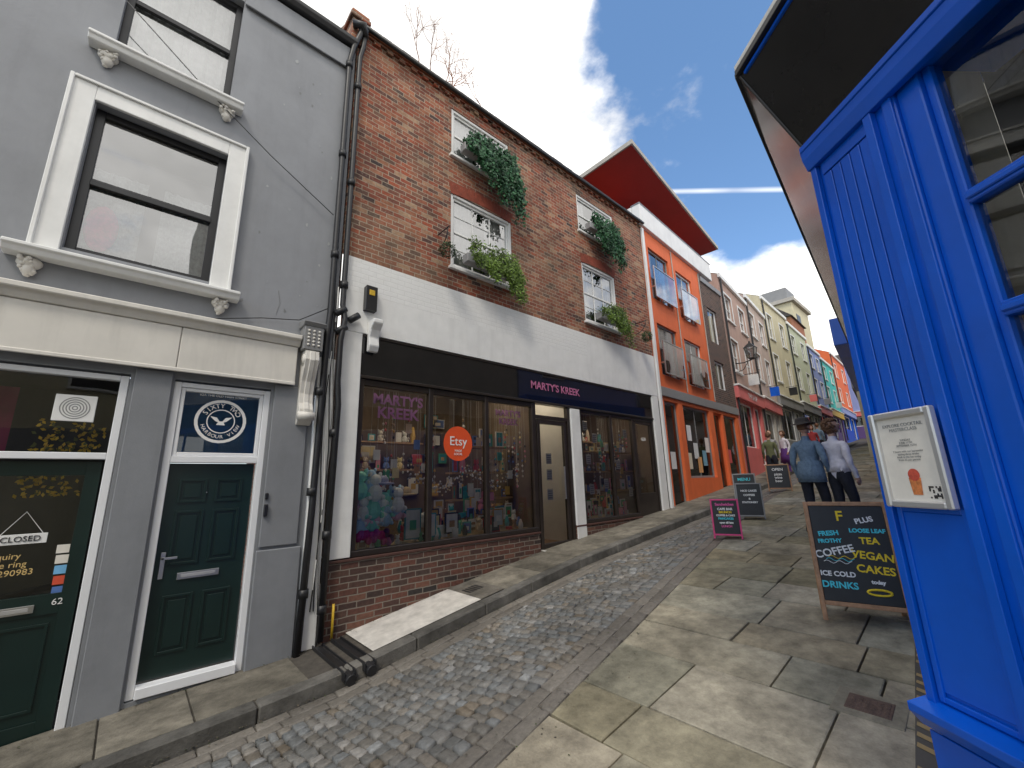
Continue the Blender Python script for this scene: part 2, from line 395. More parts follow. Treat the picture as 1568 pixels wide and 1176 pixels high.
for i in range(22):
    xa=2.75+i*.1;ya=.47+.07*(xa-3)
    zz=lambda a,b:G(a,b)+.016
    hz.face([(xa,ya-.045,zz(xa,0)),(xa+.1,ya-.038,zz(xa+.1,0)),(xa+.1,ya+.045,zz(xa+.1,0)),(xa,ya+.038,zz(xa,0))],itemm,(.10,.09,.075))
    if i%5!=3: hz.face([(xa+.01,ya-.035,zz(xa,0)+.003),(xa+.05,ya-.035,zz(xa+.05,0)+.003),(xa+.08,ya+.035,zz(xa+.08,0)+.003),(xa+.04,ya+.035,zz(xa+.04,0)+.003)],itemm,(.38,.27,.12))
hz.build()
pv=MB("left_pavement",None,fixn=False)
xs=[-4]
while xs[-1]<40: xs.append(xs[-1]+random.uniform(.55,.95))
for a,b in zip(xs,xs[1:]):
    for (u0,u1) in ((.17,.56),(.56,1.02)) if random.random()<.5 else ((.17,1.02),):
        if 1.72<(a+b)/2<3.9 : continue
        g=.005
        q=[(a+g,Ky(a)+u0+g),(b-g,Ky(b)+u0+g),(b-g,Ky(b)+u1),(a+g,Ky(a)+u1)]
        v=random.uniform(.15,.22)
        stone(pv,q,0,.004+random.uniform(0,.004),.006,flag,(v*1.1,v,v*.80),zf=lambda p,r:Lp(p),tilt=.003)
for a,b in zip(gridrange(-4,40,.5),gridrange(-4,40,.5)[1:]):
    pv.face([(a,Ky(a)+.02,Lp(a)-.012),(b,Ky(b)+.02,Lp(b)-.012),(b,Fy(b)+.05,Lp(b)-.012),(a,Fy(a)+.05,Lp(a)-.012)],asph)
pv.build()
cp=MB("concrete_apron",None,fixn=False)
seg=gridrange(2.12,3.95,.2)
for a,b in zip(seg,seg[1:]):
    f=lambda p:Lp(p)+.008
    if b<3.55:
        cp.face([(a,4.63,f(a)),(b,4.63,f(b)),(b,5.40,f(b)),(a,5.40,f(a))],conc)
    else: cp.face([(a,4.63,f(a)),(b,4.63,f(b)),(b,5.40,f(b)),(a,5.40,f(a))],flag,(.17,.155,.13))
for k in range(5): cp.face([(3.60+.05*k,4.95,Lp(3.60+.05*k)+.012),(3.63+.05*k,4.95,Lp(3.63+.05*k)+.012),(3.63+.05*k,5.15,Lp(3.63+.05*k)+.012),(3.60+.05*k,5.15,Lp(3.60+.05*k)+.012)],pipe)
cp.build()
kb=MB("kerb",None,bevel=.014,fixn=True);x=-4
while x<40:
    l=random.uniform(.7,1.1);g=.004;a,b=x+g,x+l-g
    v=random.uniform(.11,.17);c=(v*1.05,v,v*.90)
    vs=[(a,Ky(a),G(a,Ky(a))-.1),(b,Ky(b),G(b,Ky(b))-.1),(b,Ky(b)+.17,Lp(b)-.1),(a,Ky(a)+.17,Lp(a)-.1),
        (a,Ky(a)+.012,Lp(a)+.008),(b,Ky(b)+.012,Lp(b)+.008),(b,Ky(b)+.17,Lp(b)+.01),(a,Ky(a)+.17,Lp(a)+.01)]
    kb.faces(vs,[(0,1,2,3),(4,5,6,7),(0,1,5,4),(1,2,6,5),(2,3,7,6),(3,0,4,7)],flag,c);x+=l
kb.build()
dc=MB("drain_gutter",None,bevel=.004)
for xc in (1.80,2.0):
    zt=Lp(xc)
    for dx in (-.06,.045): dc.box(WF,xc+dx,xc+dx+.015,-5.36,-4.40,zt-.06,zt+.022,pipe)
    dc.box(WF,xc-.05,xc+.05,-5.36,-4.41,zt-.03,zt-.004,pipe)
    dc.tube([(xc-.0,4.50,zt-.04),(xc,4.36,zt-.05)],.05,pipe,12)
dc.build()
mc=MB("manhole_cover",None,bevel=.003)
mc2=mk("rusty_iron",(.12,.075,.055),.7,.4,20,.5)
cx,cy=3.46,.74
def cover(w,l,dz,m,c=(.30,.27,.20)):
    zz=lambda x,y:G(x,y)+dz
    q=[(cx-w,cy-l),(cx+w,cy-l),(cx+w,cy+l),(cx-w,cy+l)]
    mc.faces([(a,b,zz(a,b)) for a,b in q]+[(a,b,zz(a,b)-.04) for a,b in q],[(0,1,2,3),(0,1,5,4),(1,2,6,5),(2,3,7,6),(3,0,4,7)],m,c)
cover(.15,.17,.013,flag);cover(.09,.11,.0165,mc2)
for i in range(5):
    for j in range(6):
        a=cx-.075+i*.03;b=cy-.095+j*.032;z=G(a,b)+.0168
        mc.faces([(a,b,z),(a+.02,b,z),(a+.02,b+.022,z),(a,b+.022,z),(a,b,z+.004),(a+.02,b,z+.004),(a+.02,b+.022,z+.004),(a,b+.022,z+.004)],[(4,5,6,7),(0,1,5,4),(1,2,6,5),(2,3,7,6),(3,0,4,7)],mc2)
mc.build()
gr=MB("grit_and_moss",None,fixn=False)
for i in range(2600):
    xx=random.uniform(-1,14);k=random.random()
    if k<.4: yy=Ky(xx)-random.random()**2*.12;z_=G(xx,yy)+.006
    elif k<.7: yy=Fy(xx)-random.random()**2*.12;z_=Lp(xx)+.014
    else: yy=Ye(xx)+random.gauss(.02,.12);z_=G(xx,yy)+.008
    if 1.6<xx<2.1 and k<.7: continue
    s_=random.uniform(.003,.009);a0=random.random()*6
    c=random.choice([(.05,.07,.02),(.10,.085,.06),(.05,.045,.035),(.16,.13,.09)])
    gr.face([(xx+s_*math.cos(a0+t),yy+s_*math.sin(a0+t),z_+random.uniform(0,.004)) for t in (0,1.7,3.3,4.9)],itemm,c)
gr.build()
# ------------------------------------------------------------ GREY HOUSE
FL=Fr(0,5.4,0)
gh=empty("grey_terraced_house",(0,5.4,-1.8))
w=MB("wall",gh,fixn=False)
wall(w,FL,-5,1.76,1.2,6.62,[(-.77,.365,2.26,3.92),(-.74,.30,4.71,6.28),(-3.4,-2.3,2.26,3.92),(-3.4,-2.3,4.71,6.28)],grey,.14)
wall(w,FL,-5,1.57,-2.4,1.2,[(-1.55,-.13,-2.4,1.12),(.21,1.09,-1.80,1.12),(-4.4,-2.2,-1.2,1.1)],greyd,.16)
w.box(FL,-5,1.76,-5,-.3,6.6,6.66,roofm)
w.face([FL.w(-5,-.0,6.75),FL.w(1.76,0,6.75),FL.w(1.76,-4,9),FL.w(-5,-4,9)],roofm)
w.face([FL.w(1.76,0,-1.9),FL.w(1.76,-4,-1.9),FL.w(1.76,-4,9),FL.w(1.76,0,6.62)],grey)
w.build()
pt=MB("render_repairs",gh,fixn=False)
for i in range(26):
    xx=random.uniform(.65,1.6);zz=random.uniform(2.1,6.0);s_=random.uniform(.008,.03)
    pt.face([FL.w(xx+s_*random.uniform(.4,1)*math.cos(t),.003,zz+s_*random.uniform(.6,1.8)*math.sin(t)) for t in (0,1,2.1,3.1,4.2,5.2)],itemm,random.choice([(.36,.37,.38),(.20,.205,.21),(.30,.31,.33)]))
pts=[FL.w(1.05,.004,2.05),FL.w(1.08,.004,2.2),FL.w(1.05,.004,2.36)];pt.tube(pts,.002,gfas,4)
pt.build()
t=MB("trim",gh,bevel=.008)
t.box(FL,-.10,.19,.003,.03,-1.9,1.18,greyd)
t.box(FL,1.12,1.50,.003,.03,-.62,1.18,greyd)
t.box(FL,1.10,1.54,.003,.05,-1.84,-.65,greyd)
t.box(FL,.31,1.70,.0,.04,6.22,6.60,grey);t.box(FL,.31,1.72,.041,.055,6.20,6.25,grey)
t.prism(FL,[(-.05,6.62),(.10,6.62),(.14,6.68),(.14,6.74),(-.05,6.74)],-5,1.74,pipe)
def arch(x0,x1,z0,z1,wd,m=white):
    for (a,b,c,d) in ((x0,x0+wd,z0,z1),(x1-wd,x1,z0,z1),(x0+wd,x1-wd,z1-wd,z1)):
        t.box(FL,a,b,.0,.04,c,d,m)
    e=.035
    t.box(FL,x0-.0,x0+e,.041,.065,z0,z1,m);t.box(FL,x1-e,x1,.041,.065,z0,z1,m);t.box(FL,x0+e,x1-e,.041,.065,z1-e,z1,m)
arch(-.98,.565,2.17,4.11,.20)
for zt,xa,xb in ((2.17,-1.10,.65),(4.62,-.92,.44)):
    t.prism(FL,[(.0,zt-.10),(.13,zt-.10),(.15,zt-.05),(.17,zt-.045),(.17,zt-.01),(.0,zt)],xa,xb,white)
t.build()
cb=MB("corbel",gh,smooth=True)
for xx,zz in ((-.93,2.07),(.49,2.07),(-.76,4.52),(.29,4.52)):
    for k in range(22):
        a=random.uniform(-.08,.08)*(1-k/30);r_=random.uniform(.012,.025)
        cb.ell(FL.w(xx+a,.09-.003*k,zz-.02-.007*k),r_,r_,r_*.9,cream,u=7,v=5)
    cb.ell(FL.w(xx,.03,zz-.05),.085,.06,.06,cream);cb.ell(FL.w(xx,.03,zz-.11),.05,.05,.06,cream)
cb.build()
f=MB("shop_fascia",gh,bevel=.008)
f.prism(FL,[(0,1.66),(.10,1.66),(.13,1.72),(.17,1.74),(.17,1.79),(0,1.82)],-5,1.33,cream)
f.box(FL,-5,.195,0,.09,1.2,1.655,cream);f.box(FL,.2,1.31,0,.09,1.2,1.655,cream)
f.box(FL,-5,1.31,.091,.105,1.18,1.22,cream)
f.box(FL,1.34,1.56,0,.20,1.62,1.92,gfas)
f.prism(FL,[(0,1.92),(.20,1.92),(.24,1.97),(0,2.02)],1.32,1.58,gfas)
prof=[(0,1.615),(.19,1.615),(.21,1.5),(.17,1.38),(.11,1.25),(.08,1.1),(.09,.98),(.13,.9),(.12,.78),(.05,.72),(0,.72)]
f.prism(FL,prof,1.37,1.53,cream)
f.prism(FL,[(o+.012,z-.01 if z>1 else z+.01) for o,z in prof],1.42,1.48,cream)
f.build()
cbs=MB("console_scroll",gh,smooth=True)
for zz,r in ((1.5,.07),(.82,.05)):
    cbs.tube([FL.w(1.36,.13,zz),FL.w(1.54,.13,zz)],r,cream,14)
for k in range(5):
    for xx in (1.39,1.45,1.51): cbs.ell(FL.w(xx,.205,1.86-.045*k),.018,.012,.016,cream,u=6,v=5)
cbs.build()
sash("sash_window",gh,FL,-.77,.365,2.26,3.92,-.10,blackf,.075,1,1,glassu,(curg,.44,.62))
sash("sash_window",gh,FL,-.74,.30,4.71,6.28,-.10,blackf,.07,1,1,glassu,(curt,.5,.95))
cu=MB("cushion",gh,smooth=True);cu.ell(FL.w(-.56,-.165,2.62),.13,.02,.26,cushp);cu.build()
t2=MB("window_trim",gh,bevel=.004)
t2.box(FL,-.70,.30,-.12,-.07,3.02,3.08,blackf);t2.box(FL,-.67,.23,-.12,-.07,5.42,5.48,blackf)
t2.build()
def door(x0,x1,z0,z1,o):
    d=MB("front_door",gh,bevel=.006)
    d.box(FL,x0,x1,o-.045,o,z0,z1,green)
    W=x1-x0;H=z1-z0;pan=[]
    for cxa,cxb in ((.13,.45),(.55,.87)):
        for za,zb in ((.10,.36),(.50,.76),(.80,.92)): pan.append((x0+W*cxa,x0+W*cxb,z0+H*za,z0+H*zb))
    for a,b,c,e in pan:
        frame(d,FL,a,b,c,e,o,o+.014,.022,green);d.box(FL,a+.05,b-.05,o,o+.010,c+.05,e-.05,green)
    return d
d=door(.275,1.015,-1.68,.27,-.085)
d.box(FL,.46,.80,-.084,-.068,-.845,-.785,chrome);d.box(FL,.49,.77,-.067,-.064,-.828,-.80,silver)
d.box(FL,.315,.35,-.084,-.07,-.82,-.58,chrome);d.box(FL,.32,.44,-.05,-.035,-.645,-.625,chrome);d.box(FL,.32,.34,-.07,-.035,-.645,-.625,chrome)
d.box(FL,.605,.615,-.084,-.07,-.03,-.02,chrome);d.build()
d=MB("door_frame",gh,bevel=.005)
frame(d,FL,.21,1.09,-1.79,1.10,-.10,-.02,.062,upvc,.05)
d.box(FL,.272,1.028,-.10,-.021,.275,.345,upvc);d.box(FL,.272,1.028,-.10,.03,-1.785,-1.70,upvc)
frame(d,FL,.275,1.025,.346,1.048,-.09,-.035,.035,upvc)
frame(d,FL,-1.50,-.135,-2.1,1.10,-.10,-.02,.062,upvc,.05)
d.box(FL,-1.43,-.197,-.10,-.021,.30,.36,upvc)
d.build()
d=MB("front_door",gh,bevel=.006)
x0,x1=-1.12,-.215
frame(d,FL,x0,x1,-1.9,.28,-.13,-.085,.10,green,.12)
d.box(FL,x0+.1,x1-.1,-.13,-.086,-.98,-.82,green)
d.box(FL,x0+.1,x1-.1,-.12,-.10,-1.78,-.98,green)
for a,b in ((x0+.14,x0+.42),(x0+.48,x1-.14)): frame(d,FL,a,b,-1.70,-1.05,-.099,-.088,.02,green)
d.box(FL,-.74,-.46,-.085,-.072,-.95,-.89,chrome);d.box(FL,-.71,-.49,-.071,-.069,-.935,-.905,silver)
d.box(FL,-1.43,x0,-.13,-.085,-1.95,.28,green)
d.build()
g=MB("glass",gh,fixn=False)
g.quad(FL,x0+.1,x1-.1,-.11,-.82,.16,glass);g.quad(FL,-1.43,-.2,-.08,.36,1.05,glass);g.quad(FL,.30,1.0,-.07,.37,1.03,glass);g.build()
r=MB("interior",gh,fixn=False)
r.quad(FL,-1.5,-.13,-1.2,-2,1.1,dark);r.face([FL.w(-.14,-.14,-2),FL.w(-.14,-1.2,-2),FL.w(-.14,-1.2,1.1),FL.w(-.14,-.14,1.1)],dark)
r.face([FL.w(-1.5,-.14,1.1),FL.w(-.13,-.14,1.1),FL.w(-.13,-1.2,1.1),FL.w(-1.5,-1.2,1.1)],dark)
r.quad(FL,.2,1.1,-.35,.3,1.1,mk("blue_film",(.04,.15,.32),.4,.3,2,0));r.quad(FL,-4.4,-2.2,-.3,-1.3,1.1,dark)
r.quad(FL,-1.3,-.9,-.6,.36,1.0,mk("maroon_wall",(.26,.01,.07),.8,.3,3,0))
r.build()
yf=MB("yellow_flowers",gh,fixn=False)
for i in range(170):
    p=FL.w(random.uniform(-.75,-.25),-.35+random.uniform(-.05,.05),.40+random.random()**1.5*.28) if i<110 else FL.w(random.uniform(-.75,-.35),-.35,random.uniform(-.02,.16))
    a=Vector((random.gauss(0,1),0,random.gauss(0,1))).normalized()*.022;b_=Vector((-a.z,.01,a.x))*.6
    yf.face([p-a,p+b_,p+a,p-b_],leafm,random.choice([(.8,.5,.02),(.7,.42,.03),(.12,.13,.02)]))
yf.build()
e=MB("fan_unit",gh,bevel=.003)
e.box(FL,-.60,-.33,-.079,-.05,.64,.88,white)
e.build()
e=MB("round_decals",gh,fixn=False)
for q in range(5): e.disc(FL,-.465,.76,-.048,.10-.02*q,gfas,r0=.092-.02*q)
e.disc(FL,.65,.72,-.062,.235,white,r0=.205);e.disc(FL,.65,.72,-.062,.13,white,r0=.12)
for s_ in (-1,1):
    e.face([FL.w(.65,-.061,.70),FL.w(.65+s_*.04,-.061,.76),FL.w(.65+s_*.10,-.061,.77),FL.w(.65+s_*.05,-.061,.72)],white)
e.face([FL.w(.61,-.060,.68),FL.w(.69,-.060,.68),FL.w(.67,-.060,.72),FL.w(.63,-.060,.72)],white)
e.build()
def arctext(s,cx,cz,r,a0,a1,size,m,parent,flip=False):
    n=len(s)
    for i,ch in enumerate(s):
        a=rad(a0+(a1-a0)*i/(n-1));
        text(ch,FL,cx+r*math.cos(a),cz+r*math.sin(a),-.06,size,m,parent,"letter",rot=math.degrees(a)-90+(180 if flip else 0),ext=.001)
arctext("SIXTY TWO",.65,.72,.168,150,30,.07,white,gh)
arctext("HARBOUR VIEW",.65,.72,.168,200,340,.052,white,gh,True)
text("62A THE OLD HIGH STREET",FL,.65,.995,-.06,.035,white,gh)
text("CLOSED",FL,-.62,-.36,-.088,.062,blackf,gh)
cs=MB("closed_sign",gh,bevel=.002);cs.box(FL,-.77,-.47,-.107,-.092,-.40,-.32,white)
cs.tube([FL.w(-.74,-.1,-.32),FL.w(-.62,-.1,-.14),FL.w(-.50,-.1,-.32)],.003,white,5);cs.build()
text("Enquiry\nPlease ring\n07788 290983",FL,-.70,-.56,-.104,.066,gold,gh)
text("62",FL,-.33,-.89,-.082,.07,white,gh)
st=MB("stickers",gh,fixn=False)
for k in range(5): st.quad(FL,-.40+.005*k,-.32+.005*k,-.105,-.50-.085*k,-.43-.085*k,paperm if k<2 else itemm,[(.8,.8,.8),(.1,.3,.6),(.2,.5,.8),(.7,.1,.05),(.1,.2,.5)][k])
st.build()
bx=MB("key_safe",gh,bevel=.008);bx.box(FL,1.125,1.165,.03,.07,-.30,-.17,blackf);bx.box(FL,1.125,1.16,.03,.06,-.12,-.05,blackf);bx.build()
# ------------------------------------------------------------ BRICK SHOP
bs=empty("brick_shop_building",(5.9,5.4,-1))
upw=[(3.55,4.95,5.78,6.80),(7.12,8.60,5.74,6.74),(3.55,4.97,3.56,5.0),(7.14,8.45,3.46,4.94)]
w=MB("brick_wall",bs,fixn=False)
wall(w,FL,1.78,9.96,3.13,7.10,upw,brickm,.11)
w.face([FL.w(1.78,0,-2),FL.w(1.78,-5,-2),FL.w(1.78,-5,9),FL.w(1.78,0,7.1)],brickm)
w.face([FL.w(9.96,0,-2),FL.w(9.96,-5,-2),FL.w(9.96,-5,9),FL.w(9.96,0,7.1)],brickm)
w.build()
w=MB("painted_band",bs,fixn=False)
w.quad(FL,1.85,7.1,.022,2.62,3.13,brickw);w.quad(FL,7.1,9.94,.022,2.62,3.13,white);w.quad(FL,1.85,9.94,.0225,2.04,2.62,white)
w.face([FL.w(1.85,.022,3.13),FL.w(9.94,.022,3.13),FL.w(9.94,0,3.14),FL.w(1.85,0,3.14)],brickw)
w.face([FL.w(1.85,.022,2.04),FL.w(1.85,-.1,2.04),FL.w(1.85,-.1,3.13),FL.w(1.85,.022,3.13)],brickw)
w.face([FL.w(1.85,.022,2.04),FL.w(9.94,.022,2.04),FL.w(9.94,-.3,2.04),FL.w(1.85,-.3,2.04)],white)
w.build()
t=MB("pilasters",bs,bevel=.008)
t.box(FL,1.86,2.12,-.25,.02,-.85,2.035,white)
t.box(FL,6.43,6.71,-.25,.015,-1.12,1.40,white)
t.box(FL,9.64,9.93,-.25,.02,-.80,2.035,white)
t.box(FL,1.58,1.78,-.1,.035,-1.75,1.60,white)
t.build()
t=MB("eaves",bs,bevel=.005)
k=1.80
while k<9.9:
    t.box(FL,k,k+.11,.003,.05,6.99,7.06,brickm);k+=.225
t.box(FL,1.78,9.96,.003,.035,7.065,7.10,brickm)
t.box(FL,1.78,9.96,.003,.07,7.101,7.14,rusty)
k=1.80
while k<9.95:
    dz=random.uniform(-.006,.006);t.prism(FL,[(.12,7.142+dz),(.12,7.165+dz),(-.25,7.40+dz),(-.25,7.375+dz)],k,k+.165,roofm);k+=.17
t.build()
rf=MB("roof",bs,fixn=False)
rf.face([FL.w(1.78,.08,7.15),FL.w(9.96,.08,7.15),FL.w(9.96,-4,9.7),FL.w(1.78,-4,9.7)],roofm);rf.build()
gt=MB("gutter",bs,smooth=True);gt.tube([FL.w(1.75,.13,7.08),FL.w(5,.13,7.065),FL.w(9.98,.13,7.08)],.035,pipe,10);gt.build()
ch=MB("gable_parapet",bs,bevel=.01)
ch.box(FL,1.66,1.90,-.6,.06,6.75,7.22,brickm);ch.box(FL,1.62,1.94,-.62,.10,7.22,7.30,brickm);ch.box(FL,1.64,1.92,-.62,.08,7.301,7.37,rusty)
ch.prism(FL,[(-.6,7.3),(.0,7.3),(-4,9.9),(-4,9.6)],1.68,1.88,brickm)
ch.build()
ar=MB("brick_arches",bs,fixn=False,bevel=.004)
for (a,b,c,d) in upw[2:]:
    n=19
    for i in range(n):
        u=(i+.5)/n;x=a+(b-a)*u;lean=(u-.5)*.12;rise=.05*(1-(2*u-1)**2)
        z=d+rise-.02;hw=(b-a)/n/2-.004
        v=[FL.w(x-hw,.006,z),FL.w(x+hw,.006,z),FL.w(x+hw+lean*.9,.006,z+.22),FL.w(x-hw+lean*.9,.006,z+.22)]
        vb=[p+Vector((0,.03,0)) for p in v]
        ar.faces(v+vb,[(0,1,2,3),(0,1,5,4),(1,2,6,5),(2,3,7,6),(3,0,4,7)],rubb)
ar.build()
sw=MB("window_surround",bs,bevel=.006)
for (a,b,c,d) in upw:
    frame(sw,FL,a,b,c,d,-.10,-.015,.055,white)
    sw.box(FL,a-.04,b+.04,-.08,.06,c-.055,c-.002,white)
sw.build()
for i,(a,b,c,d) in enumerate(upw):
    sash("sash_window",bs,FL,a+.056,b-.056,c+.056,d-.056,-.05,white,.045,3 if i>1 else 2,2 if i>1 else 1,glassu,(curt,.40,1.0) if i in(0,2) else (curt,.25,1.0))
f=MB("black_fascia",bs,bevel=.006)
f.box(FL,2.125,9.635,-.12,-.01,1.46,2.035,gloss)
f.box(FL,2.125,9.635,-.14,.01,1.415,1.458,brownf);f.box(FL,2.125,9.635,-.14,.012,2.0,2.034,brownf)
f.build()
text("MARTY'S KREEK",FL,6.05,1.75,.0,.20,mk("pink_sign_letter",(.50,.16,.30),.4,.1,9,0),bs,off=.004)
text("KREEK",FL,2.75,.98,-.10,.22,lil,bs,off=.006);text("MARTY'S",FL,2.75,1.17,-.10,.20,lil,bs,off=.006)
text("MARTY'S",FL,4.85,1.17,-.10,.15,lil,bs,off=.004);text("KREEK",FL,4.85,1.02,-.10,.15,lil,bs,off=.004)
text("60A",FL,9.15,.9,-.04,.12,wht,bs)
f=MB("shopfront_frame",bs,bevel=.005)
def vert(x,w_,z0,z1,o=.0): f.box(FL,x-w_/2,x+w_/2,-.11,-.02+o,z0,z1,brownf)
zt=1.414
for x in (2.16,3.24,4.31,5.40): vert(x,.075,-.86,zt)
f.box(FL,2.12,5.44,-.115,-.015,-.86,-.79,brownf)
vert(6.39,.08,-1.2,zt);vert(5.44,.05,-1.2,zt,-.005)
f.box(FL,5.46,6.36,-.11,-.03,1.13,1.20,brownf)
f.box(FL,2.19,5.38,-.105,-.03,1.33,1.413,brownf)
frame(f,FL,5.50,6.33,-1.17,1.12,-.11,-.04,.08,brownf)
for x in (6.76,7.82,8.70,9.60): vert(x,.07,-.86 if x<8.5 else -.95,zt)
f.box(FL,6.73,8.72,-.115,-.015,-.84,-.77,brownf);f.box(FL,6.8,9.57,-.105,-.03,1.34,1.413,brownf)
frame(f,FL,8.76,9.56,-.93,1.33,-.11,-.04,.07,brownf);f.box(FL,8.83,9.5,-.10,-.045,-.86,-.35,brownf)
f.box(FL,6.16,6.19,-.04,.0,-.35,.25,chrome)
f.build()
g=MB("shop_glass",bs,fixn=False)
for a,b in ((2.2,3.2),(3.28,4.27),(4.35,5.36)): g.quad(FL,a,b,-.07,-.79,1.33,glass)
g.quad(FL,5.58,6.25,-.075,-1.09,1.04,glass);g.quad(FL,5.48,6.35,-.07,1.2,1.41,glass)
for a,b in ((6.8,7.78),(7.86,8.66)): g.quad(FL,a,b,-.07,-.77,1.34,glass)
g.quad(FL,8.83,9.5,-.07,-.35,1.26,glass)
g.build()
s_=MB("stall_riser",bs,bevel=.004)
tsil=mk("tile_sill",(.10,.045,.035),.6,.3,9,.2)
def riser(x0,x1,zt):
    s_.box(FL,x0,x1,-.12,.0,-2.1,zt,brickd);s_.box(FL,x0-.0,x1+.0,-.13,.02,zt,zt+.03,tsil)
riser(1.86,5.44,-.895);riser(6.42,8.72,-.875)
s_.box(FL,5.46,6.4,-.2,.06,-1.6,-1.18,conc);s_.box(FL,8.75,9.6,-.2,.04,-1.3,-.94,conc);s_.box(FL,9.6,9.96,-.2,.0,-1.3,-.80,white)
s_.build()
r=MB("shop_interior",bs,fixn=False)
def room(x0,x1,z0,z1,dp,m,fl,par=r):
    par.quad(FL,x0,x1,-dp,z0,z1,m)
    par.face([FL.w(x0,-.12,z0),FL.w(x0,-dp,z0),FL.w(x0,-dp,z1),FL.w(x0,-.12,z1)],m);par.face([FL.w(x1,-.12,z0),FL.w(x1,-dp,z0),FL.w(x1,-dp,z1),FL.w(x1,-.12,z1)],m)
    par.face([FL.w(x0,-.12,z0),FL.w(x1,-.12,z0),FL.w(x1,-dp,z0),FL.w(x0,-dp,z0)],fl);par.face([FL.w(x0,-.12,z1),FL.w(x1,-.12,z1),FL.w(x1,-dp,z1),FL.w(x0,-dp,z1)],wallin)
room(2.13,5.42,-1.3,1.9,2.6,darkwarm,wood);room(5.46,6.4,-1.15,1.9,2.4,wallin,wood);room(6.73,9.6,-1,1.9,2.4,darkwarm,wood)
r.build()
dsp=MB("window_display",bs,fixn=False)
dsp.box(FL,2.2,5.36,-.75,-.13,-.86,-.80,itemm,(.45,.33,.22));dsp.box(FL,6.8,8.66,-.6,-.13,-.85,-.78,itemm,(.5,.4,.28))
pal=[(.70,.65,.58),(.06,.35,.38),(.6,.10,.10),(.78,.78,.76),(.12,.42,.22),(.65,.42,.12),(.06,.06,.07),(.72,.28,.38),(.16,.25,.55),(.78,.66,.35),(.75,.74,.70),(.38,.22,.12),(.8,.8,.78),(.55,.45,.35)]
def frm(x,z,o,w_,h,fc,ic):
    dsp.box(FL,x,x+w_,o-.02,o,z,z+h,itemm,fc);dsp.quad(FL,x+.02,x+w_-.02,o+.002,z+.02,z+h-.02,itemm,ic)
    dsp.quad(FL,x+w_*.3,x+w_*.7,o+.004,z+h*.3,z+h*.62,itemm,random.choice(pal))
def plush(x,o,z,s,c):
    dsp.ell(FL.w(x,o,z+.06*s),.055*s,.05*s,.065*s,itemm,c,9,7);dsp.ell(FL.w(x,o,z+.15*s),.045*s,.042*s,.042*s,itemm,c,9,7)
    for sx in (-1,1): dsp.ell(FL.w(x+.035*s*sx,o,z+.19*s),.015*s,.01*s,.018*s,itemm,c,6,5);dsp.ell(FL.w(x+.05*s*sx,o+.03,z+.03*s),.02*s,.035*s,.02*s,itemm,c,6,5)
def clutter(x0,x1,zb,dens,o0=-.6,o1=-.16):
    n=int((x1-x0)*dens)
    for i in range(n):
        x=random.uniform(x0,x1-.1);o=random.uniform(o0,o1);zz=zb+max(0,(-o-.25))*1.0
        k=random.random();c=random.choice(pal);c2=random.choice(pal)
        if k<.42: frm(x,zz,o,random.uniform(.08,.20),random.uniform(.1,.30),c,c2)
        elif k<.58: dsp.tube([FL.w(x,o,zz),FL.w(x,o,zz+.05),FL.w(x,o,zz+.1),FL.w(x,o,zz+.16)],[.03,.045,.035,.015],itemm,8,c)
        elif k<.8: plush(x,o,zz,random.uniform(.6,1.1),c)
        else: dsp.box(FL,x,x+.1,o-.08,o,zz,zz+random.uniform(.04,.15),itemm,c)
clutter(2.25,5.3,-.80,38);clutter(6.85,8.6,-.78,32)
def shelves(x0,x1,lv,o,dd=.25):
    for sh in lv:
        dsp.box(FL,x0,x1,o-dd,o,sh,sh+.03,itemm,(.42,.28,.16));x=x0+.05
        while x<x1-.2:
            w_=random.uniform(.06,.2);h=random.uniform(.08,.34);k=random.random();c=random.choice(pal)
            if k<.45: frm(x,sh+.032,o-.05,w_,h,c,random.choice(pal))
            elif k<.75: dsp.tube([FL.w(x+.05,o-.1,sh+.03),FL.w(x+.05,o-.1,sh+.03+h*.4),FL.w(x+.05,o-.1,sh+.03+h)],[.04,.055,.02],itemm,8,c)
            else: plush(x+.05,o-.1,sh+.03,1.1,c)
            x+=w_+random.uniform(.02,.16)
shelves(2.3,4.2,(.25,.75),-1.9);shelves(4.0,5.35,(-.30,.15,.6),-.60,.2)
shelves(6.9,9.5,(-.3,.15,.6),-.62,.2);shelves(6.9,9.4,(.9,),-1.2)
for i in range(20):
    x=random.uniform(2.3,5.0);z=random.uniform(-.6,1.3);frm(x,z,-2.5,random.uniform(.2,.4),random.uniform(.2,.4),random.choice(pal),random.choice(pal))
for i in range(100):
    x=random.uniform(2.3,5.3) if i<62 else random.uniform(6.9,8.6);z=random.uniform(-.2,.9);o=-random.uniform(.12,.5)
    dsp.tube([FL.w(x,o,1.38),FL.w(x,o,z)],.002,itemm,4,(.5,.5,.5));c=random.choice(pal)
    if i%3==0: dsp.box(FL,x-.05,x+.05,o-.01,o,z-.14,z,itemm,c)
    else:
        for q in range(4): dsp.ell(FL.w(x,o,z+.09*q),.018,.018,.022,itemm,random.choice(pal),6,5)
for i in range(200):
    t_=random.random();x=3.0+2.2*t_;z=.18-.25*math.sin(t_*math.pi*2)**2+random.gauss(0,.06);dsp.ell(FL.w(x,-.26+random.uniform(-.06,.06),z),.015,.015,.015,itemm,random.choice([(.8,.8,.8),(.6,.65,.75),(.3,.3,.35),(.75,.6,.4)]),6,4)
for i in range(20):
    c=random.choice([(.82,.82,.8),(.30,.75,.62),(.45,.65,.85),(.85,.5,.6),(.85,.85,.88)]);x=random.uniform(2.28,2.9);z=-.62+random.random()*.62*(1-(x-2.3));plush(x,-.22+random.uniform(-.06,.05),z,random.uniform(1.4,2.2),c)
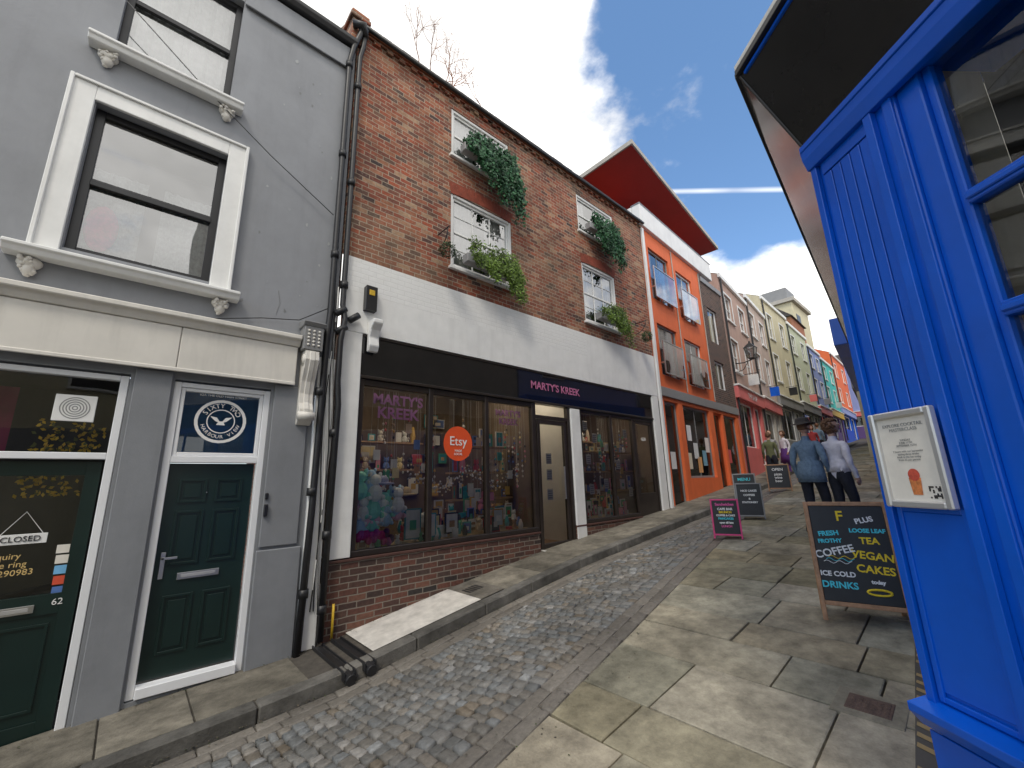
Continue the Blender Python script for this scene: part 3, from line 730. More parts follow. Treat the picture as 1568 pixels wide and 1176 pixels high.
for i in range(14): dsp.ell(FL.w(2.28+.035*i,-.16,-.74+random.random()*.12),.05,.05,.06,itemm,random.choice([(.55,.02,.2),(.1,.03,.12),(.5,.05,.3)]),8,6)
for (x,z,c) in ((2.62,.02,(.40,.42,.6)),(2.98,-.14,(.65,.50,.30))):
    dsp.ell(FL.w(x,-.24,z),.17,.13,.02,itemm,c,14,5);dsp.ell(FL.w(x,-.24,z+.04),.08,.08,.07,itemm,c,12,7)
frm(2.95,-.76,-.20,.26,.42,(.1,.3,.32),(.6,.62,.6));frm(3.32,-.76,-.18,.13,.34,(.1,.4,.45),(.7,.72,.72));frm(3.62,-.74,-.2,.24,.3,(.04,.04,.05),(.7,.7,.7));frm(4.55,-.72,-.2,.22,.28,(.5,.3,.1),(.55,.6,.62))
for (x,z) in ((6.9,1.0),(6.95,.3),(7.2,.75),(7.5,-.2),(8.0,.2),(8.35,.9),(8.4,-.4),(7.0,-.3),(5.75,.0),(5.75,-.35),(5.75,.3)):
    dsp.quad(FL,x,x+.15,-.085,z,z+.2,itemm,(.72,.70,.64))
    for q in range(4): dsp.quad(FL,x+.02,x+.13,-.083,z+.03+q*.04,z+.042+q*.04,itemm,(.2,.2,.22))
dsp.build()
st=MB("window_sticker",bs,fixn=False);st.disc(FL,3.76,.60,-.066,.27,etsyr);st.build()
text("Etsy",FL,3.76,.63,-.062,.20,white,bs);text("MADE\nLOCAL",FL,3.76,.46,-.062,.05,white,bs)
lb=MB("ceiling_lights",bs,fixn=False)
for x in (2.7,3.7,4.7,5.9,7.4,8.4): lb.box(FL,x-.2,x+.2,-.75,-.55,1.80,1.84,lamp_e)
lb.build()
al=MB("alarm_box",bs,bevel=.02);al.box(FL,2.10,2.26,.023,.12,2.36,2.72,blackf);al.box(FL,2.14,2.22,.121,.128,2.58,2.66,yellp);al.build()
al=MB("scroll_bracket",bs,bevel=.01);al.prism(FL,[(.023,2.22),(.22,2.22),(.22,2.16),(.14,2.08),(.10,1.98),(.12,1.86),(.08,1.78),(.023,1.78)],2.18,2.32,white);al.build()
def bracket_ball(x,z,name):
    e=empty(name,FL.w(x,.3,z))
    b=MB("iron_bracket",e,smooth=True);b.tube([FL.w(x-.0,.0,z+.42),FL.w(x,.34,z+.42)],.010,pipe,6)
    pts=[FL.w(x,.0+.30*math.sin(a),z+.40-.26*math.cos(a)*1) for a in [i*math.pi/2/8 for i in range(9)]];b.tube(pts,.008,pipe,6)
    b.tube([FL.w(x,.3,z+.42),FL.w(x,.3,z+.1)],.004,pipe,5);b.build()
    l=MB("topiary_ball",e,fixn=False)
    for i in range(520):
        d_=Vector((random.gauss(0,1),random.gauss(0,1),random.gauss(0,1))).normalized();p=FL.w(x,.3,z)+d_*random.uniform(.09,.145)
        a=Vector((random.gauss(0,1),random.gauss(0,1),random.gauss(0,1))).normalized()*.022;bb=a.orthogonal().normalized()*.014
        v=random.uniform(.4,1);l.face([p-a,p+bb,p+a,p-bb],leafm,(.05*v,.12*v,.035*v))
    l.build()
bracket_ball(3.30,3.62,"hanging_topiary_ball");bracket_ball(9.2,3.45,"hanging_topiary_ball")
def ivy(x0,x1,z,drop,name,n=30,fern=False):
    e=empty(name,FL.w((x0+x1)/2,.15,z))
    b=MB("planter_box",e,bevel=.01);b.box(FL,x0,x1-.15,.062,.22,z-.16,z,gfas);b.build()
    st=MB("stems",e,smooth=True);l=MB("leaves",e,fixn=False)
    for i in range(n):
        u=random.random()**.7;x=x0+(x1-x0)*u;dl=drop*random.uniform(.25,1)*(.25+.85*u);up_=random.uniform(.05,.32)
        pts=[];sx=random.uniform(-.05,.22)
        for k in range(13):
            f_=k/12;arc=math.sin(min(1,f_*2.5)*math.pi)*up_
            pts.append(Vector(FL.w(x+sx*f_+random.uniform(-.012,.012),.14+.16*math.sin(min(1,f_*1.6)*math.pi/2)+random.uniform(-.02,.02),z+arc-dl*max(0,f_-.25)/.75)))
        st.tube(pts,.004,pipe,4)
        shade=random.uniform(.55,1.25)
        for p in pts:
            for _ in range(9):
                q=p+Vector((random.gauss(0,.04),random.gauss(0,.035),random.gauss(0,.04)))
                s_l=random.uniform(.028,.05)
                a=Vector((random.gauss(0,1),random.gauss(0,.6),random.gauss(-.4,.8))).normalized()*s_l;bb=a.cross(Vector((random.random()-.5,-1,random.random()-.5))).normalized()*s_l*(.65 if not fern else .3)
                v=random.uniform(.5,1.35)*shade;c=(.035*v,.13*v,.05*v) if not fern else (.16*v,.26*v,.04*v)
                l.face([q-a*.6,q+bb,q+a,q-bb],leafm,c)
    st.build();l.build()
ivy(3.70,4.90,6.0,1.15,"trailing_ivy_planter",54);ivy(3.75,4.90,3.80,.62,"trailing_fern_planter",38,True)
ivy(7.30,8.45,5.94,1.1,"trailing_ivy_planter",46);ivy(7.45,8.40,3.70,.60,"trailing_fern_planter",32,True)
dp=empty("drainpipe",(1.7,5.3,0))
p=MB("pipes",dp,smooth=True)
p.tube([(1.78,5.27,7.05),(1.78,5.28,6.9),(1.70,5.32,6.6),(1.66,5.34,6.3),(1.66,5.34,2.2),(1.64,5.33,1.9),(1.62,5.33,-.2),(1.58,5.33,-1.78)],.038,pipe,12)
p.tube([(1.86,5.27,7.03),(1.84,5.32,6.7),(1.81,5.34,6.5),(1.81,5.34,2.35),(1.84,5.3,2.15),(1.80,5.3,1.85),(1.80,5.3,1.3),(1.83,5.31,1.0),(1.81,5.33,-1.68)],.036,pipe,12)
for x,zs in ((1.66,(6.2,4.6,3.0)),(1.81,(5.9,4.2,2.6)),(1.81,(.6,-.6,-1.4)),(1.60,(1.1,-.1,-1.2))):
    for z in zs: p.tube([(x,5.335,z),(x,5.335,z+.09)],.052,pipe,12)
for k,(x,z) in enumerate(((1.72,2.2),(1.74,1.95),(1.9,2.15))): p.tube([(x,5.32,z),(x+.12,5.3,z+.1)],.045,pipe,10)
p.tube([(1.95,5.36,-1.33),(1.95,5.36,-1.70)],.015,yellp,8)
for k in range(4):
    pts=[(1.70+.02*k+.025*math.sin(i*.9+k),5.35,2.6-i*.36) for i in range(12)];p.tube(pts,.007,[blackf,white,blackf,gfas][k],5)
p.tube([(1.66,5.3,7.02),(1.80,5.22,7.02),(1.86,5.3,6.9)],.06,pipe,10)
p.build()
cbl=MB("overhead_cable",None,smooth=True);cbl.tube([(-1.2,5.30,5.6),(0,5.31,4.65),(.8,5.32,4.1),(1.6,5.33,3.62)],.006,blackf,5)
cbl.tube([(.45,5.36,1.83),(.9,5.355,1.95),(1.3,5.35,2.02),(1.62,5.33,2.25)],.006,blackf,5);cbl.build()
tw=empty("bare_shrub",(4.0,6.6,7.9));b=MB("branches",tw,smooth=True)
def grow(p,d,l,r,dep):
    q=p+d*l;b.tube([p,(p+q)/2+Vector((random.gauss(0,.02),random.gauss(0,.02),0)),q],[r,r*.8,r*.6],rusty,5,cap=False)
    if dep:
        for _ in range(random.choice((2,3))): grow(q,(d+Vector((random.gauss(0,.5),random.gauss(0,.5),random.gauss(.1,.3)))).normalized(),l*.74,r*.62,dep-1)
for _ in range(7): grow(Vector((3.2+random.random()*1.8,6.3,8.05)),Vector((random.gauss(-.1,.3),random.gauss(0,.25),1)).normalized(),.48,.016,4)
b.build()
# ------------------------------------------------------------ ORANGE BUILDING
ob_=empty("orange_apartment_building",(12,5.5,0));FO=Fr(10.0,5.4,3)
w=MB("walls",ob_,fixn=False)
ow=[(.35,1.65,4.95,6.55),(2.15,3.35,4.85,6.45),(.40,1.65,2.72,4.22),(2.15,3.45,2.68,4.15)]
wall(w,FO,0,4.15,2.35,7.05,ow,orange,.10)
gow=[(.30,1.15,-1.0,2.0),(1.45,3.4,-.05,2.0),(3.75,4.5,-.7,2.0),(4.65,5.9,-.1,2.0)]
wall(w,FO,0,6.2,-1.5,2.10,gow,orange,.12)
dow=[(4.55,5.45,4.6,5.9),(4.55,5.45,2.9,3.9)]
wall(w,FO,4.15,6.2,2.35,6.75,dow,brickb,.1)
w.box(FO,0,4.2,-8,-.01,7.0,7.06,stonem)
w.face([FO.w(0,0,2.3),FO.w(0,-2,2.3),FO.w(0,-2,7.05),FO.w(0,0,7.05)],orange)
w.build()
t=MB("fascia",ob_,bevel=.008);t.box(FO,0.02,6.2,-.1,.05,2.10,2.35,gfas)
t.box(FO,-.02,.10,0,.06,-.9,7.0,white)
for xx in (1.9,4.05): t.box(FO,xx-.02,xx+.02,.003,.03,2.4,7.0,stonem)
t.build()
pb=MB("white_parapet",ob_,bevel=.01)
pb.box(FO,-.1,5.2,-.15,.10,7.06,7.72,white);pb.box(FO,-.1,.05,-2.5,-.16,7.06,7.72,white)
pb.box(FO,4.2,6.2,-.15,.05,6.76,6.95,gfas);pb.box(FO,-.12,5.22,-.17,.12,7.721,7.75,chrome)
pb.build()
ph=MB("penthouse",ob_,bevel=.005)
ph.box(FO,-.25,6.8,-5,-1.55,7.06,9.38,orange);ph.box(FO,1.6,4.4,-1.56,-1.50,7.3,9.2,blackf)
for k in range(4): ph.box(FO,1.6+k*.9,1.66+k*.9,-1.50,-1.46,7.3,9.2,white)
ph.build()
cn=MB("roof_canopy",ob_,fixn=False)
q=[(9.57,5.15),(17.4,6.0),(17.3,7.5),(9.57,7.5)]
cn.faces([(a,b,9.40) for a,b in q],[(0,1,2,3)],redsof)
q2=[(9.52,5.10),(17.45,5.95),(17.35,7.55),(9.52,7.55)]
cn.faces([(a,b,9.41) for a,b in q2]+[(a,b,9.55) for a,b in q2],[(4,5,6,7),(0,1,5,4),(1,2,6,5),(2,3,7,6),(3,0,4,7),(0,1,2,3)],stonem)
cn.build()
for i,(a,b,c,d) in enumerate(ow):
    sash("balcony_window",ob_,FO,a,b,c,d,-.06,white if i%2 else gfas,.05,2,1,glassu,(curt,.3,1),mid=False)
    r=MB("juliet_rail",ob_,bevel=.003);frame(r,FO,a-.03,b+.03,c+.0,c+.95,.10,.13,.03,chrome);r.box(FO,a-.03,a+.0,.0,.10,c+.3,c+.34,chrome);r.box(FO,b,b+.03,0,.1,c+.3,c+.34,chrome);r.build()
    g=MB("balcony_glass",ob_,fixn=False);g.quad(FO,a,b,.115,c+.03,c+.92,glassj);g.build()
for i,(a,b,c,d) in enumerate(dow):
    sash("window",ob_,FO,a,b,c,d,-.06,white,.05,2,1,glassu,(curt,.4,1),mid=False)
for i,(a,b,c,d) in enumerate(gow): sash("shop_window",ob_,FO,a,b,c,d,-.08,gfas if i!=2 else orange,.06,1 if i!=1 else 2,1,glass,None,mid=False)
pp=MB("posters",ob_,fixn=False)
for (x,z,c) in ((1.6,.2,(.7,.65,.5)),(2.1,.5,(.7,.72,.7)),(2.7,.3,(.2,.4,.5)),(3.0,.7,(.8,.75,.7)),(4.9,.4,(.6,.1,.1)),(.55,.2,(.7,.7,.7)),(2.3,.1,(.75,.4,.15)),(1.75,1.0,(.8,.8,.8))): pp.quad(FO,x,x+.3,-.095,z,z+.45,itemm,c)
pp.build()
# ------------------------------------------------------------ generic far terraces
def terrace(name,fr,W,z0,z1,wm,rows,shopz,fasm,shopm,roof=True,ncol=2,fw=white,depth=6,shopname=None,sign=None):
    e=empty(name,fr.w(W/2,0,z0));zs=shopz
    w=MB("walls",e,fixn=False);holes=[]
    cw=W/ncol
    for (a,b) in rows:
        for i in range(ncol): holes.append((cw*(i+.5)-.48,cw*(i+.5)+.48,a,b))
    wall(w,fr,0,W,zs,z1,holes,wm,.12)
    hs=[(.3,W*.62,z0+1.0,zs-.5),(W*.68,W-.3,z0+.35,zs-.5)]
    wall(w,fr,0,W,z0-.8,zs,hs,shopm,.15)
    w.face([fr.w(0,0,z0-1),fr.w(0,-depth,z0-1),fr.w(0,-depth,z1+.0),fr.w(0,0,z1)],wm);w.face([fr.w(W,0,z0-1),fr.w(W,-depth,z0-1),fr.w(W,-depth,z1),fr.w(W,0,z1)],wm)
    if roof:
        w.face([fr.w(0,.05,z1),fr.w(W,.05,z1),fr.w(W,-depth/2,z1+1.6),fr.w(0,-depth/2,z1+1.6)],roofm)
        w.face([fr.w(0,0,z1),fr.w(0,-depth/2,z1+1.6),fr.w(0,-depth,z1)],wm)
        w.box(fr,W-.9,W-.3,-3.6,-2.6,z1+.6,z1+2.7,rusty)
        for k in range(2): w.box(fr,W-.83+k*.28,W-.65+k*.28,-3.2,-3.02,z1+2.7,z1+3.0,rusty)
    w.build()
    t=MB("trim",e,bevel=.01);t.box(fr,-.02,W+.02,.003,.10,z1-.16,z1+.02,fw);t.box(fr,0,W,.003,.14,zs-.45,zs,fasm);t.box(fr,-.02,W+.02,.003,.20,zs,zs+.07,fw)
    for h in holes: t.box(fr,h[0]-.06,h[1]+.06,-.05,.07,h[2]-.07,h[2]-.003,fw);frame(t,fr,h[0]-.09,h[1]+.09,h[2]-.002,h[3]+.09,.003,.02,.088,fw)
    t.tube([fr.w(.12,.06,z0),fr.w(.12,.06,z1-.2)],.04,pipe,8)
    if sign:
        t.box(fr,W*.45,W*.45+.03,.003,.55,zs+.72,zs+.745,pipe);t.box(fr,W*.45,W*.45+.035,.12,.50,zs+.25,zs+.68,sign)
    t.build()
    for h in holes: sash("sash_window",e,fr,h[0],h[1],h[2],h[3],-.06,fw,.05,2,1,glassu,(curt,.3,1))
    for h in hs: sash("shop_window",e,fr,h[0],h[1],h[2],h[3],-.10,fw,.06,2,1,glass,None,mid=False)
    if shopname: text(shopname,fr,W/2,zs-.23,.15,.3,white,e,"shop_lettering")
    return e
def seg_fr(xa,xb):
    a=math.degrees(math.atan2(Fy(xb)-Fy(xa),xb-xa));return Fr(xa,Fy(xa),a),math.hypot(xb-xa,Fy(xb)-Fy(xa))
fr_,W_=seg_fr(16.2,20.2);terrace("pink_terraced_house",fr_,W_-.02,.0,7.75,pinkr,((3.9,5.2),(6.0,7.1)),3.22,salm,salm,shopname="THE SHOP",sign=wht)
fr_,W_=seg_fr(20.2,24.1);terrace("pink_terraced_house",fr_,W_-.02,.3,8.2,mk("pale_pink_render",(.55,.43,.37),.75,.15,2,.3,streak=.15),((4.2,5.5),(6.3,7.5)),3.3,salm,stonem,sign=blue)
fr_,W_=seg_fr(24.1,29);terrace("cream_terraced_house",fr_,W_-.02,.7,9.4,creamr,((4.8,6.3),(7.2,8.6)),3.9,gfas,gfas,ncol=2,sign=blackf)
fr_,W_=seg_fr(29,34);terrace("cream_terraced_house",fr_,W_-.02,1.1,9.2,mk("pale_green_render",(.55,.58,.42),.75,.1,2,.3),((5.0,6.4),(7.3,8.5)),4.1,gfas,gfas,ncol=2,sign=salm)
fr_,W_=seg_fr(34,38);terrace("lilac_terraced_house",fr_,W_-.02,1.5,8.8,lilr,((5.2,6.4),(7.2,8.2)),4.4,salm,purr,sign=gfas)
fr_,W_=seg_fr(38,43);terrace("turquoise_terraced_house",fr_,W_-.02,2.0,8.6,tealr,((5.2,6.4),(7.0,8.0)),4.6,yellp,purr,sign=wht)
fr_,W_=seg_fr(43,50);terrace("orange_terraced_house",fr_,W_-.02,2.5,10.0,orange,((5.8,7),(8,9.2)),5.2,lilr,blue)
terrace("blue_terraced_house",Fr(51,9.5,-82),10,3.2,10.5,lilr,((6.3,7.6),(8.4,9.6)),5.6,salm,purr,ncol=4)
bg=empty("turquoise_roof_building",(42,11,8));m_=MB("block",bg,bevel=.02)
FB=Fr(36,10.2,2);m_.box(FB,0,9,-5,0,3,11.5,stonem);m_.prism(FB,[(.3,11.5),(-2.5,14.6),(-5.3,11.5)],-.3,9.3,tealr);m_.build()
bg=empty("modern_cream_block",(50,12,10));m_=MB("block",bg,bevel=.02);FB=Fr(49,10.5,0)
m_.box(FB,0,6,-4,0,3,17.5,creamr);m_.box(FB,-.3,6.3,-4.3,.3,17.5,17.9,stonem);m_.box(FB,1,4,-3,-.5,17.9,19.6,gfas)
for k in range(3): m_.box(FB,-.02,.03,-3.2,-1,11+k*2.1,12.2+k*2.1,blackf);m_.box(FB,1,2.4,-.02,.03,11+k*2.1,12.2+k*2.1,blackf)
m_.build()
bg=empty("red_brick_gable_house",(44,9,10));m_=MB("block",bg,bevel=.02);FB=Fr(43,9.5,2);m_.box(FB,0,5,-4,0,4,14,rusty);m_.prism(FB,[(.2,14),(-2,16),(-4.2,14)],-.2,5.2,roofm);m_.build()
ln=empty("wall_lantern",(17.1,5.25,4.7));m_=MB("bracket",ln,smooth=True)
m_.tube([(17.1,5.85,4.25),(17.1,5.55,4.22),(17.1,5.25,4.28)],.02,pipe,8);m_.tube([(17.1,5.85,3.9),(17.1,5.6,3.95),(17.1,5.4,4.22)],.015,pipe,8);m_.build()
m_=MB("lantern",ln,bevel=.004)
def frus(z0,r0,z1,r1,mt):
    vs=[(17.1+r0*math.cos(k*math.pi/2+.78),5.25+r0*math.sin(k*math.pi/2+.78),z0) for k in range(4)]+[(17.1+r1*math.cos(k*math.pi/2+.78),5.25+r1*math.sin(k*math.pi/2+.78),z1) for k in range(4)]
    m_.faces(vs,[(0,1,2,3),(4,5,6,7)]+[(k,(k+1)%4,4+(k+1)%4,4+k) for k in range(4)],mt)
frus(4.28,.08,4.34,.16,pipe);frus(4.341,.15,4.74,.24,glassu);frus(4.742,.28,4.92,.08,pipe);frus(4.922,.05,5.02,.03,pipe)
for k in range(4):
    a=k*math.pi/2+.78;m_.tube([(17.1+.16*math.cos(a),5.25+.16*math.sin(a),4.34),(17.1+.245*math.cos(a),5.25+.245*math.sin(a),4.74)],.012,pipe,5)
m_.build()
# ------------------------------------------------------------ BLUE SHOP
C=(2.083,.268);bb=empty("blue_corner_shop",(C[0],C[1],-1.5))
F1=Fr(C[0],C[1],230.6)
F2=Fr(C[0]+7*math.cos(rad(6.5)),C[1]+7*math.sin(rad(6.5)),186.5)
w=MB("walls",bb,bevel=.004)
w.box(F1,0.0,.37,-.30,.0,-2.3,1.40,blue)
w.box(F1,.37,2.7,-.3,-.02,-2.3,-.40,blue)
w.box(F1,.37,2.7,-.3,-.01,1.32,1.40,blue)
w.build()
w=MB("pilaster_trim",bb,bevel=.003)
w.box(F1,.0,.028,.002,.022,-.74,1.30,blue)
w.box(F1,.27,.302,.002,.026,-.74,1.30,blue)
w.box(F1,.335,.368,.002,.012,-.74,1.30,blue)
xk=.042
while xk<.255:
    w.box(F1,xk,xk+.040,.002,.007,.10,1.24,blue);xk+=.045
w.box(F1,.042,.262,.002,.009,1.245,1.30,blue)
w.box(F1,.05,.25,.002,.006,-.70,-.14,blue)
frame(w,F1,.035,.265,-.73,-.12,.002,.012,.018,blue)
w.prism(F1,[(0,1.30),(.03,1.30),(.045,1.35),(.05,1.40),(0,1.40)],-.005,2.7,blue)
w.prism(F1,[(0,-.82),(.035,-.82),(.075,-.775),(.075,-.75),(0,-.735)],-.02,2.7,blue)
w.box(F1,-.012,.39,.0,.025,-2.3,-.83,blue)
frame(w,F1,.06,.33,-1.4,-.90,.0255,.034,.02,blue)
w.build()
w=MB("shop_window_frame",bb,bevel=.004)
w.box(F1,.37,.445,-.08,-.012,-.40,1.32,blue)
w.box(F1,.445,.47,-.08,-.03,-.40,1.32,blue)
for z in (.81,.443,.076,-.29): w.box(F1,.47,2.6,-.07,-.02,z-.022,z+.022,blue);w.box(F1,.47,2.6,-.02,-.012,z-.01,z+.01,blue)
for x in (1.25,2.0): w.box(F1,x-.02,x+.02,-.07,-.021,-.4,1.32,blue)
w.build()
g=MB("window_glass",bb,fixn=False);g.quad(F1,.47,2.6,-.05,-.4,1.32,glass)
g.quad(F1,.45,2.65,-1.2,-1,1.5,dark)
jm=mk("beige_edge_reflection",(.35,.32,.27),.7,.2,3,0)  # beige strip inside the frame, painted in for a reflection at the glass edge
g.face([F1.w(.449,-.09,-.5),F1.w(.449,-.24,-.5),F1.w(.449,-.24,1.4),F1.w(.449,-.09,1.4)],jm);g.face([F1.w(.45,-.24,-.5),F1.w(.45,-1.2,-.5),F1.w(.45,-1.2,1.4),F1.w(.45,-.24,1.4)],dark)
g.face([F1.w(.4,-.09,1.33),F1.w(2.7,-.09,1.33),F1.w(2.7,-1.2,1.33),F1.w(.4,-1.2,1.33)],dark)
g.build()
w=MB("side_walls",bb,fixn=False)
w.quad(F2,0,7,-.003,-2,1.4,blue)
w.quad(F2,0,7,-.02,1.9,7,stonem);w.quad(F1,0,2.7,-.05,1.9,7,stonem)
w.face([F2.w(0,0,-2),F2.w(0,-5,-2),F2.w(0,-5,7),F2.w(0,0,7)],stonem)
w.build()
w=MB("tilted_fascia",bb,fixn=False)
P=Vector((1.95,.457,1.90));I=Vector((C[0],C[1],1.402))+F1.n*.02
glf=mk("black_sign_panel",(.012,.011,.011),.22,.3,3,0,spec=.3)
far1=F1.w(2.7,.2,1.90);fari1=F1.w(2.7,.03,1.402)
w.face([I,fari1,far1,P],glf)
far2=F2.w(0,.12,1.90);fari2=F2.w(0,.05,1.402)
bann=mk("marbled_banner",(.14,.13,.125),.15,.9,3.5,0)
w.face([fari2,I,P,far2],bann)
w.build()
w=MB("fascia_trim",bb,bevel=.003)
def strip(a,b,th,m,up=Vector((0,0,1))):
    d=(b-a).normalized();s=d.cross(up).normalized()*th;u=up*th
    vs=[a-s-u,a+s-u,a+s+u,a-s+u,b-s-u,b+s-u,b+s+u,b-s+u]
    w.faces(vs,[(0,1,2,3),(4,5,6,7),(0,1,5,4),(1,2,6,5),(2,3,7,6),(3,0,4,7)],m)
strip(P,far1,.016,blackf);strip(P,far2,.014,blackf);strip(I,P,.008,blackf)
Z=Vector((0,0,1))
a1=P+(far1-P).normalized()*.03+(I-P)*.06;b1=far1+(I-P)*.06;strip(a1,b1,.009,blue)
strip(P+Z*.03,far1+Z*.03,.014,cream);strip(P+Z*.03,far2+Z*.03,.010,cream)
strip(I+F1.n*.02,fari1+F1.n*.02,.014,blue)
w.build()
w=MB("fascia_top",bb,fixn=False);w.face([P+Z*.045,far1+Z*.045,F1.w(2.7,-.1,2.0),F1.w(0,-.1,2.0)],stonem);w.face([P+Z*.045,far2+Z*.045,F2.w(0,-.1,2.0),F2.w(7,-.1,2.0)],stonem);w.build()
mn=empty("menu_case",F1.w(.15,.04,.04))
m_=MB("frame",mn,bevel=.006);dx=.014;dz=-.010
x0,x1,z0,z1=.026+dx,.252+dx,-.112+dz,.212+dz
frame(m_,F1,x0,x1,z0,z1,.027,.052,.022,silver);m_.box(F1,x0+.01,x1-.01,.027,.036,z0+.01,z1-.01,silver);m_.build()
pg=MB("menu_sheet",mn,fixn=False);pg.quad(F1,x0+.022,x1-.022,.0375,z0+.022,z1-.022,paperm)
gl=mk("cocktail_orange",(.75,.25,.08),.6,.5,60,0);ox=-.045+dx
pg.face([F1.w(.120+dx,.0385,-.015+dz),F1.w(.162+dx,.0385,-.015+dz),F1.w(.157+dx,.0385,-.070+dz),F1.w(.125+dx,.0385,-.070+dz)],gl)
pg.disc(F1,.141+dx,-.005+dz,.039,.020,mk("cocktail_garnish",(.65,.10,.06),.6,.4,60,0))
for i in range(7):
    for j in range(7):
        if random.random()<.55 or (i in(0,6) and j in (0,6)): pg.quad(F1,.225+ox+i*.0055,.2302+ox+i*.0055,.039,-.080+dz+j*.0055,-.0748+dz+j*.0055,blackf)
pg.build()
text("EXPLORE COCKTAIL\nMASTERCLASS",F1,.139+dx,.155+dz,.039,.0155,gfas,mn,ext=.0003)
text("SUNDAY\nJUNE 11TH\nSEPTEMBER 15TH\n\n2 hours with our bartender\ntasting three drinks\nbook in the bar today\nfrom 35 per person",F1,.139+dx,.078+dz,.039,.0095,gfas,mn,ext=.0003)
def blk(name,fr,W,z0,z1,m,proj=0):
    e=empty(name,fr.w(W/2,0,z0));w=MB("walls",e,fixn=True);w.box(fr,0,W,-6,0,z0,z1,m);w.build()
    t=MB("trim",e,bevel=.01);t.box(fr,.0,W,.003,.12+proj,z0+3.1,z0+3.6,blue if m is lilr else gfas)
    t.box(fr,0,W,.003,.1,z1-.2,z1,white)
    zz=z0+4.4
    while zz<z1-1.4:
        for i in range(max(1,int(W/2.2))):
            x=W/max(1,int(W/2.2))*(i+.5);t.box(fr,x-.45,x+.45,.003,.02,zz,zz+1.3,blackf);frame(t,fr,x-.5,x+.5,zz-.05,zz+1.35,.003,.05,.05,white)
        zz+=2.4
    t.build()
e6=math.tan(rad(6.5))
def rfr(xa,xb,back=0):
    L_=math.hypot(xb-xa,(xb-xa)*e6);return Fr(xb,.268+(xb-2.08)*e6-back,186.5),L_
fr_,W_=rfr(9.1,15);blk("blue_terraced_house",fr_,W_,-.9,6.0,lilr,.25)
fr_,W_=rfr(15.05,24);blk("white_terraced_house",fr_,W_,-.3,7.5,white)
fr_,W_=rfr(24.05,40,-.6);blk("cream_terraced_house",fr_,W_,.6,9,creamr)
e0=F1.w(2.75,0,0)
blk("rendered_terraced_house",Fr(e0.x-.0,-2.0,180),9,-2.2,4.2,creamr)
# ------------------------------------------------------------ A-BOARDS
def aboard(name,x,y,faceaz,W,H,fm,texts,fwid=.035,legs=.12,ang=10,panel=chalk):
    z=G(x,y)+.012
    e=empty(name,(x,y,z))
    base=Fr(x,y,faceaz+90,z)
    sp=H*math.sin(rad(ang))
    ff=base.tilt(base.w(-W/2,sp,0),ang)
    if (ff.w(0,0,H)-base.w(-W/2,0,0)).dot(base.n)>sp: ff=base.tilt(base.w(-W/2,sp,0),-ang)
    bf=base.tilt(base.w(-W/2,-sp,0),-ang)
    if (bf.w(0,0,H)-base.w(-W/2,0,0)).dot(base.n)<-sp: bf=base.tilt(base.w(-W/2,-sp,0),ang)
    for k,(f_,s1) in enumerate(((ff,1),(bf,-1))):
        m_=MB("board_"+("front" if k==0 else "back"),e,bevel=.004)
        m_.box(f_,0,fwid,-.011,.011,0,H,fm);m_.box(f_,W-fwid,W,-.011,.011,0,H,fm)
        m_.box(f_,fwid,W-fwid,-.010,.010,H-fwid,H,fm);m_.box(f_,fwid,W-fwid,-.010,.010,legs,legs+fwid,fm)
        m_.box(f_,fwid,W-fwid,-.004,.004,legs+fwid,H-fwid,panel);m_.build()
    m_=MB("stay",e,smooth=True);m_.tube([ff.w(.02,0,H*.45),bf.w(.02,0,H*.45)],.004,chrome,5);m_.tube([ff.w(W-.02,0,H*.45),bf.w(W-.02,0,H*.45)],.004,chrome,5);m_.build()
    for (s,tx,tz,size,mt,rot) in texts: text(s,ff,W*tx,H*tz,.0065,size,mt,e,"chalk_lettering",rot=rot,ext=.001,off=.002 if size>.03 else .0005)
    return e,ff
Yb,fy=aboard("wooden_a_board_sign",4.84,.945,195.4,.60,.98,wood,[
 ("F",.42,.87,.12,yel,0),("COFFEE",.28,.565,.085,wht,14),("FRESH",.25,.72,.055,cya,6),("FROTHY",.25,.655,.045,cya,4),("ICE COLD",.27,.38,.055,wht,0),("DRINKS",.27,.29,.072,cya,0),
 ("PLUS",.70,.84,.06,wht,12),("LOOSE LEAF",.71,.75,.045,cya,0),("TEA",.71,.665,.075,yel,0),("VEGAN",.71,.54,.085,yel,-6),("CAKES",.71,.43,.085,yel,-4),("today",.71,.335,.04,wht,0)])
sw=MB("chalk_swirls",Yb,smooth=True)
for k in range(3):
    pts=[fy.w(.08+.02*k+.20*t,.008,.47+.02*k+.012*math.sin(t*14)) for t in [i/12 for i in range(13)]];sw.tube(pts,.003,[wht,cya,yel][k],4)
pts=[fy.w(.42+.08*math.cos(a),.008,.25+.022*math.sin(a)) for a in [i*2*math.pi/14 for i in range(15)]];sw.tube(pts,.009,yel,5);sw.build()
pinkw=mk("pink_painted_wood",(.70,.06,.22),.5,.15,18,.1)
lines=[("Sandwiches",.5,.86,.06,pnk,0),("CAFE BAR",.5,.74,.05,wht,0),("BRUNCH",.5,.66,.045,yel,0),("COFFEE & CAKE",.5,.58,.038,wht,0),("PANCAKES",.5,.50,.045,cya,0),("open till late",.5,.40,.04,wht,0),("LUNCH",.5,.31,.045,pnk,0)]
aboard("pink_a_board_sign",7.35,3.02,202,.42,.62,pinkw,lines,.025,.05)
aboard("grey_a_board_sign",9.05,3.22,200,.45,.68,gfas,[("NICE CAKES",.5,.78,.05,wht,0),("COFFEES",.5,.66,.05,wht,0),("&",.5,.56,.05,wht,0),("STATIONERY",.5,.46,.045,wht,0)],.025,.05)
